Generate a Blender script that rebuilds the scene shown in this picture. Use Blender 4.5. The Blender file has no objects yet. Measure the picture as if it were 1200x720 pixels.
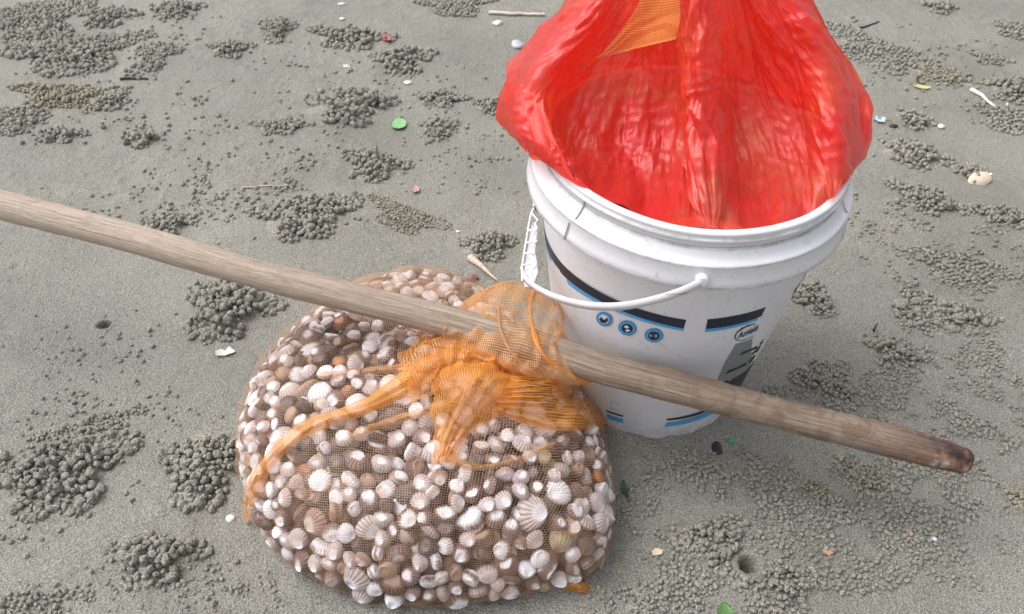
import bpy, math, random
import numpy as np
from mathutils import Matrix, Vector
rng = np.random.default_rng(7)
random.seed(7)
SC = bpy.context.scene
COL = SC.collection

# ------------------------------------------------------------------ camera
F, PITCH, ROLL, CH = 1040.3, .7485, .0225, .8233
fw = np.array([0, math.cos(PITCH), -math.sin(PITCH)])
_r = np.array([1., 0, 0]); _u = np.cross(_r, fw)
RX = math.cos(ROLL) * _r + math.sin(ROLL) * _u
UX = -math.sin(ROLL) * _r + math.cos(ROLL) * _u
C0 = np.array([0, 0, CH])
cam = bpy.data.cameras.new('camera'); co = bpy.data.objects.new('camera', cam); COL.objects.link(co)
m = Matrix(((RX[0], UX[0], -fw[0], 0), (RX[1], UX[1], -fw[1], 0), (RX[2], UX[2], -fw[2], CH), (0, 0, 0, 1)))
co.matrix_world = m
cam.sensor_width = 36; cam.lens = 36 * F / 1200; cam.clip_start = .02; cam.clip_end = 500
cam.dof.use_dof = True; cam.dof.focus_distance = 1.0; cam.dof.aperture_fstop = 13
SC.camera = co

# ------------------------------------------------------------------ world and sun (overcast)
SUN_EL, SUN_AZ = math.radians(60), math.radians(-82)     # azimuth from +Y towards +X
W = bpy.data.worlds.new('World'); SC.world = W; W.use_nodes = True
nt = W.node_tree; nt.nodes.clear()
sky = nt.nodes.new('ShaderNodeTexSky'); sky.sky_type = 'NISHITA'; sky.sun_disc = False
sky.sun_elevation = SUN_EL; sky.sun_rotation = SUN_AZ; sky.dust_density = 5; sky.air_density = 1; sky.ozone_density = 1
hs = nt.nodes.new('ShaderNodeHueSaturation'); hs.inputs['Saturation'].default_value = .22
bg = nt.nodes.new('ShaderNodeBackground'); bg.inputs['Strength'].default_value = .142
wo = nt.nodes.new('ShaderNodeOutputWorld')
nt.links.new(sky.outputs[0], hs.inputs['Color']); nt.links.new(hs.outputs[0], bg.inputs[0]); nt.links.new(bg.outputs[0], wo.inputs[0])
sl = bpy.data.lights.new('sun', 'SUN'); sl.energy = .95; sl.angle = math.radians(50); sl.color = (1, .97, .93)
so = bpy.data.objects.new('sun', sl); COL.objects.link(so)
sd = Vector((math.sin(SUN_AZ) * math.cos(SUN_EL), math.cos(SUN_AZ) * math.cos(SUN_EL), math.sin(SUN_EL)))
so.rotation_euler = sd.to_track_quat('Z', 'Y').to_euler(); so.location = (0, 0, 5)
SC.view_settings.view_transform = 'Standard'; SC.view_settings.look = 'None'
SC.view_settings.exposure = .62; SC.view_settings.gamma = 1
SC.cycles.transparent_max_bounces = 24; SC.cycles.max_bounces = 8

# ------------------------------------------------------------------ helpers
def G(px, py, z=0.0):
    d = fw + RX * (px - 600) / F + UX * (360 - py) / F
    return C0 + d * ((z - CH) / d[2])
def RAY(px, py):
    d = fw + RX * (px - 600) / F + UX * (360 - py) / F
    return d / np.linalg.norm(d)
def PROJ(P):
    d = np.atleast_2d(P) - C0; z = d @ fw
    return np.stack([600 + F * (d @ RX) / z, 360 - F * (d @ UX) / z, z], -1)

def mesh_np(name, V, Fc, mat=None, smooth=True, attrs=None, uv=None):
    V = np.asarray(V, np.float32); 
    me = bpy.data.meshes.new(name)
    if isinstance(Fc, np.ndarray):
        n, k = Fc.shape
        me.vertices.add(len(V)); me.vertices.foreach_set('co', V.ravel())
        me.loops.add(n * k); me.loops.foreach_set('vertex_index', Fc.astype(np.int32).ravel())
        me.polygons.add(n); me.polygons.foreach_set('loop_start', np.arange(0, n * k, k, dtype=np.int32))
        me.update(calc_edges=True)
    else:
        me.from_pydata([tuple(map(float, v)) for v in V], [], [tuple(map(int, f)) for f in Fc]); me.update()
    if smooth: me.polygons.foreach_set('use_smooth', np.ones(len(me.polygons), bool))
    if attrs:
        for k_, a in attrs.items():
            at = me.attributes.new(k_, 'FLOAT', 'POINT'); at.data.foreach_set('value', np.asarray(a, np.float32).ravel())
    if uv is not None:
        ul = me.uv_layers.new(name='UVMap'); vi = np.empty(len(me.loops), np.int32); me.loops.foreach_get('vertex_index', vi)
        ul.data.foreach_set('uv', np.asarray(uv, np.float32)[vi].ravel())
    if mat: me.materials.append(mat)
    return me
def link(name, me, parent=None, loc=None):
    o = bpy.data.objects.new(name, me); COL.objects.link(o)
    if parent: o.parent = parent
    if loc is not None: o.location = loc
    return o
def tag(o, label=None, cat=None, group=None, kind=None):
    if label: o['label'] = label
    if cat: o['category'] = cat
    if group: o['group'] = group
    if kind: o['kind'] = kind
    return o
def grid_faces(nu, nv, wrap=False):
    i = np.arange(nu - 1)[:, None]; j = np.arange(nv if wrap else nv - 1)[None, :]; j2 = (j + 1) % nv
    return np.stack(np.broadcast_arrays(i * nv + j, (i + 1) * nv + j, (i + 1) * nv + j2, i * nv + j2), -1).reshape(-1, 4)

# value noise on arrays
_P = rng.integers(0, 1 << 30, 4096).astype(np.int64)
def _h(ix, iy, iz):
    n = (ix * 73856093) ^ (iy * 19349663) ^ (iz * 83492791)
    return (_P[n & 4095] ^ _P[(n >> 7) & 4095]) % 65536 / 65536.
def vnoise(x, y, z=0.):
    x, y, z = np.broadcast_arrays(x, y, z); x = np.asarray(x, float); 
    ix = np.floor(x).astype(np.int64); iy = np.floor(y).astype(np.int64); iz = np.floor(z).astype(np.int64)
    fx = x - ix; fy = y - iy; fz = z - iz
    fx = fx * fx * (3 - 2 * fx); fy = fy * fy * (3 - 2 * fy); fz = fz * fz * (3 - 2 * fz)
    r = 0
    for a in (0, 1):
        for b in (0, 1):
            for c in (0, 1):
                r = r + _h(ix + a, iy + b, iz + c) * (fx if a else 1 - fx) * (fy if b else 1 - fy) * (fz if c else 1 - fz)
    return r * 2 - 1
def fbm(x, y, z=0., o=3):
    s = 0; a = 1
    for k in range(o): s = s + a * vnoise(x * 2 ** k + 17 * k, y * 2 ** k + 5 * k, z * 2 ** k); a *= .5
    return s
def smooth01(x): x = np.clip(x, 0, 1); return x * x * (3 - 2 * x)
def lerp_rows(ctrl, nu, nv):
    """Catmull-Rom patch through ctrl [rows, cols, 3] -> (nu, nv, 3)"""
    c = np.asarray(ctrl, float)
    def cr(c, n):
        k = len(c); t = np.linspace(0, k - 1, n); i = np.minimum(t.astype(int), k - 2); f = (t - i).reshape(-1, *([1] * (c.ndim - 1)))
        p0 = c[np.maximum(i - 1, 0)]; p1 = c[i]; p2 = c[i + 1]; p3 = c[np.minimum(i + 2, k - 1)]
        return .5 * (2 * p1 + (p2 - p0) * f + (2 * p0 - 5 * p1 + 4 * p2 - p3) * f ** 2 + (3 * p1 - p0 - 3 * p2 + p3) * f ** 3)
    c = cr(c, nu); return np.swapaxes(cr(np.swapaxes(c, 0, 1), nv), 0, 1)
def normals(P):
    du = np.gradient(P, axis=0); dv = np.gradient(P, axis=1)
    n = np.cross(du, dv); return n / (np.linalg.norm(n, axis=-1, keepdims=True) + 1e-12)

# ------------------------------------------------------------------ materials
def new_mat(name):
    m_ = bpy.data.materials.new(name); m_.use_nodes = True; t = m_.node_tree; t.nodes.clear()
    return m_, t
def N(t, ty, **kw):
    n = t.nodes.new(ty)
    for k, v in kw.items():
        if k in n.inputs: n.inputs[k].default_value = v
        else: setattr(n, k, v)
    return n
def L(t, a, b): t.links.new(a, b)
def ramp(t, fac, stops):
    r = t.nodes.new('ShaderNodeValToRGB'); e = r.color_ramp.elements
    while len(e) > 1: e.remove(e[-1])
    e[0].position = stops[0][0]; e[0].color = (*stops[0][1], 1) if len(stops[0][1]) == 3 else stops[0][1]
    for p, c in stops[1:]:
        q = e.new(p); q.color = (*c, 1)
    L(t, fac, r.inputs[0]); return r.outputs[0]
def noise(t, scale, detail=4, rough=.6, vec=None, dist=0):
    n = t.nodes.new('ShaderNodeTexNoise'); n.inputs['Scale'].default_value = scale; n.inputs['Detail'].default_value = detail
    n.inputs['Roughness'].default_value = rough; n.inputs['Distortion'].default_value = dist
    if vec is not None: L(t, vec, n.inputs['Vector'])
    return n.outputs['Fac']
def mix(t, fac, a, b, mode='MIX'):
    n = t.nodes.new('ShaderNodeMix'); n.data_type = 'RGBA'; n.blend_type = mode
    for s, v in ((0, fac), (6, a), (7, b)):
        if isinstance(v, (int, float)): n.inputs[s].default_value = v
        elif isinstance(v, tuple): n.inputs[s].default_value = (*v, 1)
        else: L(t, v, n.inputs[s])
    return n.outputs[2]
def mth(t, op, a, b=None, c=None, clamp=False):
    n = t.nodes.new('ShaderNodeMath'); n.operation = op; n.use_clamp = clamp
    for s, v in ((0, a), (1, b), (2, c)):
        if v is None: continue
        if isinstance(v, (int, float)): n.inputs[s].default_value = v
        else: L(t, v, n.inputs[s])
    return n.outputs[0]
def bump(t, hgt, strength, dist, prev=None):
    b = t.nodes.new('ShaderNodeBump'); b.inputs['Strength'].default_value = strength; b.inputs['Distance'].default_value = dist
    L(t, hgt, b.inputs['Height'])
    if prev is not None: L(t, prev, b.inputs['Normal'])
    return b.outputs[0]
def finish(t, shader):
    o = t.nodes.new('ShaderNodeOutputMaterial'); L(t, shader, o.inputs['Surface'])
def geo_pos(t): return t.nodes.new('ShaderNodeNewGeometry').outputs['Position']
def attr(t, name):
    a = t.nodes.new('ShaderNodeAttribute'); a.attribute_name = name; return a.outputs['Fac']
def principled(t, color, rough=.5, spec=.5, normal=None, **kw):
    p = t.nodes.new('ShaderNodeBsdfPrincipled')
    if isinstance(color, tuple): p.inputs['Base Color'].default_value = (*color, 1)
    else: L(t, color, p.inputs['Base Color'])
    if isinstance(rough, (int, float)): p.inputs['Roughness'].default_value = rough
    else: L(t, rough, p.inputs['Roughness'])
    p.inputs['Specular IOR Level'].default_value = spec
    if normal is not None: L(t, normal, p.inputs['Normal'])
    for k, v in kw.items():
        p.inputs[k].default_value = v
    return p.outputs[0]

def sand_material(name, base, dark, light, grain=1.0, spec=.5, rough=.62):
    m_, t = new_mat(name); p = geo_pos(t)
    big = noise(t, 3.5, 4, .6, p); mid = noise(t, 26, 4, .6, p); fine = noise(t, 620, 2, .7, p); fine2 = noise(t, 330, 2, .6, p)
    c = ramp(t, big, [(.3, dark), (.5, base), (.72, light)])
    c = mix(t, mth(t, 'MULTIPLY', mid, .4), c, light)
    sp = ramp(t, fine, [(.36, (.25, .25, .25)), (.5, (1, 1, 1)), (.62, (1.8, 1.78, 1.70))])
    c = mix(t, .8 * grain, c, sp, 'MULTIPLY')
    b = bump(t, mid, .35, .004); b = bump(t, fine2, .95 * grain, .004, b); b = bump(t, fine, .8 * grain, .0016, b)
    finish(t, principled(t, c, rough, spec, b)); return m_
M_SAND = sand_material('wet_grey_sand', (.212, .205, .177), (.170, .163, .138), (.262, .253, .220), .8, .6, .55)
M_PEL = sand_material('sand_pellet', (.275, .266, .228), (.230, .222, .189), (.32, .31, .268), .9, .4, .75)
M_PELO = sand_material('olive_sand_pellet', (.28, .262, .205), (.225, .21, .16), (.33, .315, .25), .8, .25, .8)

def plain(name, col, rough=.5, spec=.5, var=.0, vscale=60, bmp=0.):
    m_, t = new_mat(name); p = geo_pos(t)
    n1 = noise(t, vscale, 4, .6, p)
    c = mix(t, n1, tuple(x * (1 - var) for x in col), tuple(min(1, x * (1 + var)) for x in col))
    b = bump(t, n1, bmp, .001) if bmp else None
    finish(t, principled(t, c, rough, spec, b)); return m_

# white bucket plastic with scuffs and sand dust
def bucket_material():
    m_, t = new_mat('white_bucket_plastic'); p = geo_pos(t)
    n1 = noise(t, 9, 5, .65, p); n2 = noise(t, 90, 4, .7, p, .6); n3 = noise(t, 260, 3, .7, p)
    c = ramp(t, n1, [(.35, (.70, .70, .745)), (.65, (.80, .80, .83))])
    spot = ramp(t, n2, [(.60, (0, 0, 0)), (.70, (1, 1, 1))]); c = mix(t, mth(t, 'MULTIPLY', spot, .34), c, (.34, .31, .27))
    spot2 = ramp(t, n3, [(.68, (0, 0, 0)), (.72, (1, 1, 1))]); c = mix(t, mth(t, 'MULTIPLY', spot2, .8), c, (.25, .22, .19))
    # scratches
    mp = N(t, 'ShaderNodeMapping'); L(t, p, mp.inputs[0]); mp.inputs['Scale'].default_value = (25, 300, 60); mp.inputs['Rotation'].default_value = (.4, .3, .8)
    n4 = noise(t, 1, 3, .6, mp.outputs[0]); scr = ramp(t, n4, [(.66, (0, 0, 0)), (.70, (1, 1, 1))])
    c = mix(t, mth(t, 'MULTIPLY', scr, .35), c, (.45, .43, .42))
    z = N(t, 'ShaderNodeSeparateXYZ'); L(t, p, z.inputs[0])
    dt = N(t, 'ShaderNodeVectorMath', operation='DOT_PRODUCT'); L(t, p, dt.inputs[0]); dt.inputs[1].default_value = (.029, -.0055, .99956); zz = mth(t, 'SUBTRACT', dt.outputs['Value'], .00068)
    n5 = noise(t, 40, 4, .7, p)
    for zc, wd_ in ((.2945, .0018), (.3165, .0016), (.3300, .0022), (.3405, .0012)):      # grime caught in the mouldings
        band = mth(t, 'SUBTRACT', 1, mth(t, 'DIVIDE', mth(t, 'ABSOLUTE', mth(t, 'SUBTRACT', zz, zc)), wd_), clamp=True)
        c = mix(t, mth(t, 'MULTIPLY', band, ramp(t, n5, [(.38, (.12, .12, .12)), (.62, (.85, .85, .85))])), c, (.30, .27, .25))
    low = mth(t, 'MULTIPLY', mth(t, 'SUBTRACT', .045, z.outputs[2], clamp=True), 14, clamp=True)
    c = mix(t, mth(t, 'MULTIPLY', low, ramp(t, n2, [(.4, (0, 0, 0)), (.6, (1, 1, 1))])), c, (.3, .28, .24))
    b = bump(t, n1, .15, .002); b = bump(t, n2, .12, .0006, b)
    finish(t, principled(t, c, mth(t, 'ADD', mth(t, 'MULTIPLY', n2, .3), .22), .5, b)); return m_
M_BUCKET = bucket_material()
M_NAVY = plain('navy_print', (.012, .022, .045), .35, .5, .3)
M_SKYB = plain('light_blue_print', (.08, .36, .72), .35, .5, .15)
M_BLUE = plain('mid_blue_print', (.04, .24, .50), .35, .5, .15)
M_GREYP = plain('grey_print', (.25, .265, .27), .4, .4, .12)
M_WHITEP = plain('white_print', (.7, .7, .74), .35, .5, .1)
M_SEAM = plain('dirty_seam', (.22, .19, .17), .7, .2, .3)
M_PALEP = plain('faded_blue_print', (.42, .50, .60), .4, .4, .1)

def film_material():
    m_, t = new_mat('red_plastic_film'); p = geo_pos(t)
    n1 = noise(t, 14, 4, .6, p, .5); n2 = noise(t, 70, 4, .65, p, 1.2); n3 = noise(t, 240, 3, .6, p, .5)
    c = ramp(t, n1, [(.35, (1, .035, .030)), (.52, (1, .065, .035)), (.68, (1, .17, .045))])
    uvn = t.nodes.new('ShaderNodeUVMap').outputs[0]
    def streak(sx, sy, d_, dist):
        mp = N(t, 'ShaderNodeMapping'); L(t, uvn, mp.inputs[0]); mp.inputs['Scale'].default_value = (sx, sy, 1); return noise(t, 1, d_, .6, mp.outputs[0], dist)
    s1 = streak(26, 4, 3, .8); s2 = streak(90, 14, 3, 1.0); s3 = streak(40, 30, 2, 1.5)
    def crease(x): return mth(t, 'ABSOLUTE', mth(t, 'SUBTRACT', x, .5))
    s4 = streak(46, 22, 3, 1.2); b = bump(t, crease(s1), .35, .004); b = bump(t, crease(s2), .30, .0016, b); b = bump(t, crease(s4), .25, .0015, b)
    pr = principled(t, c, .42, .35, b)
    tl = N(t, 'ShaderNodeBsdfTranslucent'); L(t, mix(t, .6, c, (1, .13, .06)), tl.inputs[0]); L(t, b, tl.inputs['Normal'])
    tp = N(t, 'ShaderNodeBsdfTransparent'); tp.inputs[0].default_value = (1, .30, .22, 1)
    m1 = N(t, 'ShaderNodeMixShader'); m1.inputs[0].default_value = .55; L(t, pr, m1.inputs[1]); L(t, tl.outputs[0], m1.inputs[2])
    m2 = N(t, 'ShaderNodeMixShader'); L(t, ramp(t, n1, [(.3, (.16, .16, .16)), (.7, (.46, .46, .46))]), m2.inputs[0]); L(t, m1.outputs[0], m2.inputs[1]); L(t, tp.outputs[0], m2.inputs[2])
    gl = N(t, 'ShaderNodeBsdfGlossy'); gl.inputs['Roughness'].default_value = .30; gl.inputs[0].default_value = (1, .58, .60, 1); L(t, b, gl.inputs['Normal'])
    fr = N(t, 'ShaderNodeFresnel'); fr.inputs[0].default_value = 1.5; L(t, b, fr.inputs['Normal'])
    m3 = N(t, 'ShaderNodeMixShader'); L(t, mth(t, 'MINIMUM', mth(t, 'MULTIPLY', fr.outputs[0], 1.5), .36), m3.inputs[0]); L(t, m2.outputs[0], m3.inputs[1]); L(t, gl.outputs[0], m3.inputs[2])
    finish(t, m3.outputs[0]); return m_
M_FILM = film_material()

def net_material(name, col, wlo, whi, film=.0, film_col=None):
    """knitted net: UV unit = one cell; thread width varies from wlo to whi"""
    m_, t = new_mat(name); uv = t.nodes.new('ShaderNodeUVMap'); s = N(t, 'ShaderNodeSeparateXYZ'); 
    p = geo_pos(t)
    wob = t.nodes.new('ShaderNodeTexNoise'); wob.inputs['Scale'].default_value = 30; L(t, p, wob.inputs['Vector'])
    ad = N(t, 'ShaderNodeVectorMath', operation='MULTIPLY_ADD'); L(t, wob.outputs['Color'], ad.inputs[0]); ad.inputs[1].default_value = (1.6, 1.6, 0); L(t, uv.outputs[0], ad.inputs[2])
    L(t, ad.outputs[0], s.inputs[0])
    big = noise(t, 11, 4, .6, p, .8)
    w = mth(t, 'ADD', mth(t, 'MULTIPLY', mth(t, 'MULTIPLY', mth(t, 'SUBTRACT', big, .36), 3.2, clamp=True), whi - wlo), wlo)
    w = mth(t, 'MULTIPLY', w, attr(t, 'dens'))
    ths = []
    for k in (0, 1):
        fr = mth(t, 'FRACT', s.outputs[k]); d = mth(t, 'ABSOLUTE', mth(t, 'SUBTRACT', fr, .5))
        ths.append(mth(t, 'LESS_THAN', d, mth(t, 'MULTIPLY', w, .5)))
    th = mth(t, 'MAXIMUM', ths[0], ths[1])
    c = mix(t, noise(t, 40, 3, .6, p), tuple(x * .8 for x in col), tuple(min(1, x * 1.2) for x in col))
    df = N(t, 'ShaderNodeBsdfDiffuse'); L(t, c, df.inputs[0]); tl = N(t, 'ShaderNodeBsdfTranslucent'); L(t, c, tl.inputs[0])
    gl = N(t, 'ShaderNodeBsdfGlossy'); gl.inputs['Roughness'].default_value = .4
    m0 = N(t, 'ShaderNodeMixShader'); m0.inputs[0].default_value = .45; L(t, df.outputs[0], m0.inputs[1]); L(t, tl.outputs[0], m0.inputs[2])
    m1 = N(t, 'ShaderNodeMixShader'); m1.inputs[0].default_value = .05; L(t, m0.outputs[0], m1.inputs[1]); L(t, gl.outputs[0], m1.inputs[2])
    tp = N(t, 'ShaderNodeBsdfTransparent')
    m2 = N(t, 'ShaderNodeMixShader'); L(t, mth(t, 'MAXIMUM', th, film), m2.inputs[0]); L(t, tp.outputs[0], m2.inputs[1]); L(t, m1.outputs[0], m2.inputs[2])
    finish(t, m2.outputs[0]); return m_
M_NET = net_material('tan_orange_net', (.60, .38, .24), .06, .18, .0)
M_NETO = net_material('bunched_orange_net', (.98, .40, .08), .26, .62, .08)
M_NETL = net_material('single_layer_orange_net', (.76, .42, .18), .20, .42, .03)
M_NETB = net_material('net_patch', (.92, .42, .12), .45, .7, .3)

def shell_material():
    m_, t = new_mat('cockle_shell')
    tc = t.nodes.new('ShaderNodeTexCoord').outputs['Object']; p = geo_pos(t)
    u = attr(t, 'u'); rib = attr(t, 'rib'); tint = attr(t, 'tint'); rnd = attr(t, 'rnd')
    n1 = noise(t, 120, 3, .6, p); n2 = noise(t, 420, 2, .6, p)
    ti = N(t, 'ShaderNodeMath', operation='MULTIPLY'); L(t, tint, ti.inputs[0]); ti.inputs[1].default_value = 1 / 6.
    def const(stops):
        o = ramp(t, ti.outputs[0], stops); o.node.color_ramp.interpolation = 'CONSTANT'; return o
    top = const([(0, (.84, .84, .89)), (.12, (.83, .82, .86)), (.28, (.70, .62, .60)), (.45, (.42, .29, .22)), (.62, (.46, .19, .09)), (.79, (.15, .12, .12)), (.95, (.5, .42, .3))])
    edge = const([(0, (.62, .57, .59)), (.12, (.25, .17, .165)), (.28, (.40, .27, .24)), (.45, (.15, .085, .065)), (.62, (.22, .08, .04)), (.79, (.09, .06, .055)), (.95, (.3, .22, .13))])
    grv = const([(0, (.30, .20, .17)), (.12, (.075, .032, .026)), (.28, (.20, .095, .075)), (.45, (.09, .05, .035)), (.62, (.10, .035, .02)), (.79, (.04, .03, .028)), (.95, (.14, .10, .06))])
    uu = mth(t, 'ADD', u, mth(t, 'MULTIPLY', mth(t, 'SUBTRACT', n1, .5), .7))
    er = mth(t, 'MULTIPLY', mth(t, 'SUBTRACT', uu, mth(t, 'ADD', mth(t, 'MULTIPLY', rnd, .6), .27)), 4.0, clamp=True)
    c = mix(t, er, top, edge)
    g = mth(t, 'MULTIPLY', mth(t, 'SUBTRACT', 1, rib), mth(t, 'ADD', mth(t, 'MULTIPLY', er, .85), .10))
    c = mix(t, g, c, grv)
    gr = mth(t, 'MULTIPLY', mth(t, 'GREATER_THAN', mth(t, 'SINE', mth(t, 'MULTIPLY', u, 26)), .75), .12)
    c = mix(t, gr, c, edge)
    c = mix(t, mth(t, 'MULTIPLY', mth(t, 'GREATER_THAN', n2, .64), .35), c, (.25, .2, .16))
    b = bump(t, n2, .3, .0006)
    finish(t, principled(t, c, .45, .5, b)); return m_
M_SHELL = shell_material()

TIPL = 1.035
def wood_material():
    m_, t = new_mat('weathered_pole_wood')
    tc = t.nodes.new('ShaderNodeUVMap').outputs[0]; p = geo_pos(t)
    mp = N(t, 'ShaderNodeMapping'); L(t, tc, mp.inputs[0]); mp.inputs['Scale'].default_value = (3.5, 9, 1)
    g1 = noise(t, 1.6, 6, .65, mp.outputs[0], .6)
    mp2 = N(t, 'ShaderNodeMapping'); L(t, tc, mp2.inputs[0]); mp2.inputs['Scale'].default_value = (14, 90, 1)
    g2 = noise(t, 1, 5, .7, mp2.outputs[0], .3)
    s = N(t, 'ShaderNodeSeparateXYZ'); L(t, tc, s.inputs[0]); along = s.outputs[0]       # metres from the far end
    c = ramp(t, g1, [(.3, (.22, .16, .11)), (.5, (.40, .315, .24)), (.7, (.52, .44, .365))])
    pale = mix(t, g1, (.50, .40, .32), (.66, .56, .47))
    c = mix(t, mth(t, 'MULTIPLY', mth(t, 'SUBTRACT', .62, along), 2.2, clamp=True), c, pale)
    c = mix(t, mth(t, 'MULTIPLY', ramp(t, g2, [(.47, (0, 0, 0)), (.64, (1, 1, 1))]), .6), c, (.20, .14, .10))
    n3 = noise(t, 45, 4, .65, p, .6)
    late = mth(t, 'MULTIPLY', mth(t, 'SUBTRACT', along, .55), 2.2, clamp=True)
    c = mix(t, mth(t, 'MULTIPLY', mth(t, 'MULTIPLY', late, .9), ramp(t, n3, [(.46, (0, 0, 0)), (.58, (1, 1, 1))])), c, (.17, .095, .06))
    c = mix(t, mth(t, 'MULTIPLY', late, .42), c, mix(t, g1, (.20, .14, .11), (.40, .31, .25)))
    n6 = noise(t, 16, 5, .7, p, 1.0); c = mix(t, mth(t, 'MULTIPLY', ramp(t, n6, [(.56, (0, 0, 0)), (.64, (1, 1, 1))]), .28), c, (.30, .21, .15))
    tip = mth(t, 'MULTIPLY', mth(t, 'SUBTRACT', mth(t, 'ADD', along, mth(t, 'MULTIPLY', g1, .16)), TIPL), 11, clamp=True)
    c = mix(t, tip, c, ramp(t, n3, [(.40, (.035, .025, .03)), (.5, (.13, .065, .048)), (.60, (.30, .175, .12)), (.70, (.5, .42, .38))]))
    b = bump(t, g1, .7, .004); b = bump(t, g2, .8, .0018, b)
    finish(t, principled(t, c, .6, .35, b)); return m_
M_WOOD = wood_material()

# ------------------------------------------------------------------ bucket frame
BX, BY = .1691, .7684
AX = np.array([.029, -.0055, 1.]); AX /= np.linalg.norm(AX)
E1 = np.cross([0, 1., 0], AX); E1 /= np.linalg.norm(E1); E2 = np.cross(AX, E1)
B0 = np.array([BX, BY, 0.])
def BK(phi, r, z):
    phi = np.asarray(phi, float); r = np.asarray(r, float); z = np.asarray(z, float)
    return B0 + AX * z[..., None] + r[..., None] * (np.cos(phi)[..., None] * E1 + np.sin(phi)[..., None] * E2)
RB0, RB1, ZB1 = .110, .1515, .293
def rbody(z): return RB0 + (RB1 - RB0) * np.asarray(z) / ZB1
def cone_hit(px, py, off=.0):
    """pixel -> (phi, z) on the bucket wall"""
    d = RAY(px, py); lo = .3
    for s in np.arange(.4, 1.6, .0015):
        q = C0 + d * s - B0; z = q @ AX; r = np.linalg.norm(q - AX * z)
        if z < ZB1 + .02 and r < rbody(z) + off: break
    a_ = math.atan2(q @ E2, q @ E1); a_ = a_ - 2 * math.pi if a_ > math.pi / 2 + .3 else a_
    return (a_, z, r < rbody(z) + off + .004)

# ------------------------------------------------------------------ footprint of the shell bag
CX, CY = -.100, .655
foot = np.array([(-.304, .640), (-.284, .562), (-.252, .503), (-.172, .447), (-.100, .431), (-.027, .437), (.054, .456), (.098, .470), (.112, .551), (.106, .620), (.088, .670), (.050, .700),
                 (.024, .775), (-.030, .850), (-.115, .888), (-.190, .862), (-.240, .810), (-.278, .757), (-.300, .705)])
fa = np.unwrap(np.arctan2(foot[:, 1] - CY, foot[:, 0] - CX)); fr_ = np.hypot(foot[:, 0] - CX, foot[:, 1] - CY)
o_ = np.argsort(fa % (2 * math.pi)); fa_s = (fa % (2 * math.pi))[o_]; fr_s = fr_[o_]
FA = np.concatenate([fa_s - 2 * math.pi, fa_s, fa_s + 2 * math.pi]); FR = np.concatenate([fr_s] * 3)
_ta = np.linspace(-math.pi, 3 * math.pi, 1440); _tr = np.interp(_ta, FA, FR); kk = np.hanning(41); kk /= kk.sum(); _tr = np.convolve(np.pad(_tr, 20, 'edge'), kk, 'valid')
def footR(a): return np.interp(np.mod(a, 2 * math.pi), _ta, _tr)
# ------------------------------------------------------------------ ground
HOLES = [(122, 380, .0078), (876, 665, .0095)]
def axis(lo, hi, a, b, n, tail):
    core = np.linspace(a, b, n); st = core[1] - core[0]
    out = [hi_ for hi_ in np.cumsum(st * 1.28 ** np.arange(1, 60))]
    up = b + np.array(out); up = up[up < hi]; dn = a - np.array(out); dn = dn[dn > lo][::-1]
    return np.concatenate([dn, core, up])
gx = axis(-80, 80, -1.12, 1.18, 760, 0)
y1 = np.linspace(.38, 1.0, 330); y2 = 1.0 + np.cumsum(np.linspace(.0019, .0060, 240))
y3 = y2[-1] + np.cumsum(.006 * 1.25 ** np.arange(1, 42)); y3 = y3[y3 < 120]
y0 = .38 - np.cumsum(.002 * 1.35 ** np.arange(1, 40)); y0 = y0[y0 > -60][::-1]
gy = np.concatenate([y0, y1, y2, y3])
XX, YY = np.meshgrid(gx, gy)
def ground_h(x, y):
    h = .0055 * fbm(x * 3.1, y * 3.1, 1.3, 3) + .0034 * fbm(x * 9 + y * 3, y * 17 - x * 4, 4.2, 3)
    rough = smooth01((vnoise(x * 2.3 + 9, y * 2.3) + .25) * 1.3)
    h = h + .0024 * rough * np.maximum(0, fbm(x * 62, y * 75, 2.2, 3)) + .0007 * fbm(x * 260, y * 260, 7.1, 1)
    # soft footprint-like dents
    h = h - .004 * smooth01((vnoise(x * 5 + 30, y * 5 + 3) - .45) * 3)
    return h * np.clip(2.2 - np.hypot(x, y - 1) * .3, 0, 1)
ZZ = ground_h(XX, YY)
_aa = np.arctan2(YY - CY, XX - CX); _rr = np.hypot(XX - CX, YY - CY) - footR(_aa) * .97
ZZ = ZZ + .0055 * np.exp(-(np.clip(_rr, 0, None) / .012)) * (1 + .5 * vnoise(XX * 60, YY * 60, 1.)) * (_rr > -.05)
_rb = np.hypot(XX - BX, YY - BY) - RB0
ZZ = ZZ + .0065 * np.exp(-(np.clip(_rb, 0, None) / .010)) * (1 + .6 * vnoise(XX * 70, YY * 70, 2.)) * (_rb > -.02)
for px, py, r in HOLES:
    c = G(px, py); d = np.hypot(XX - c[0], YY - c[1]); ZZ -= .032 * smooth01((r * 1.15 - d) / (r * .45)); ZZ += .0012 * np.exp(-((d - r * 1.6) / (r * .4)) ** 2)
gm = mesh_np('sand', np.stack([XX, YY, ZZ], -1).reshape(-1, 3), grid_faces(len(gy), len(gx)), M_SAND)
tag(link('sand', gm), kind='structure')['label'] = 'damp grey tidal sand with crab burrow holes'

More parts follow.
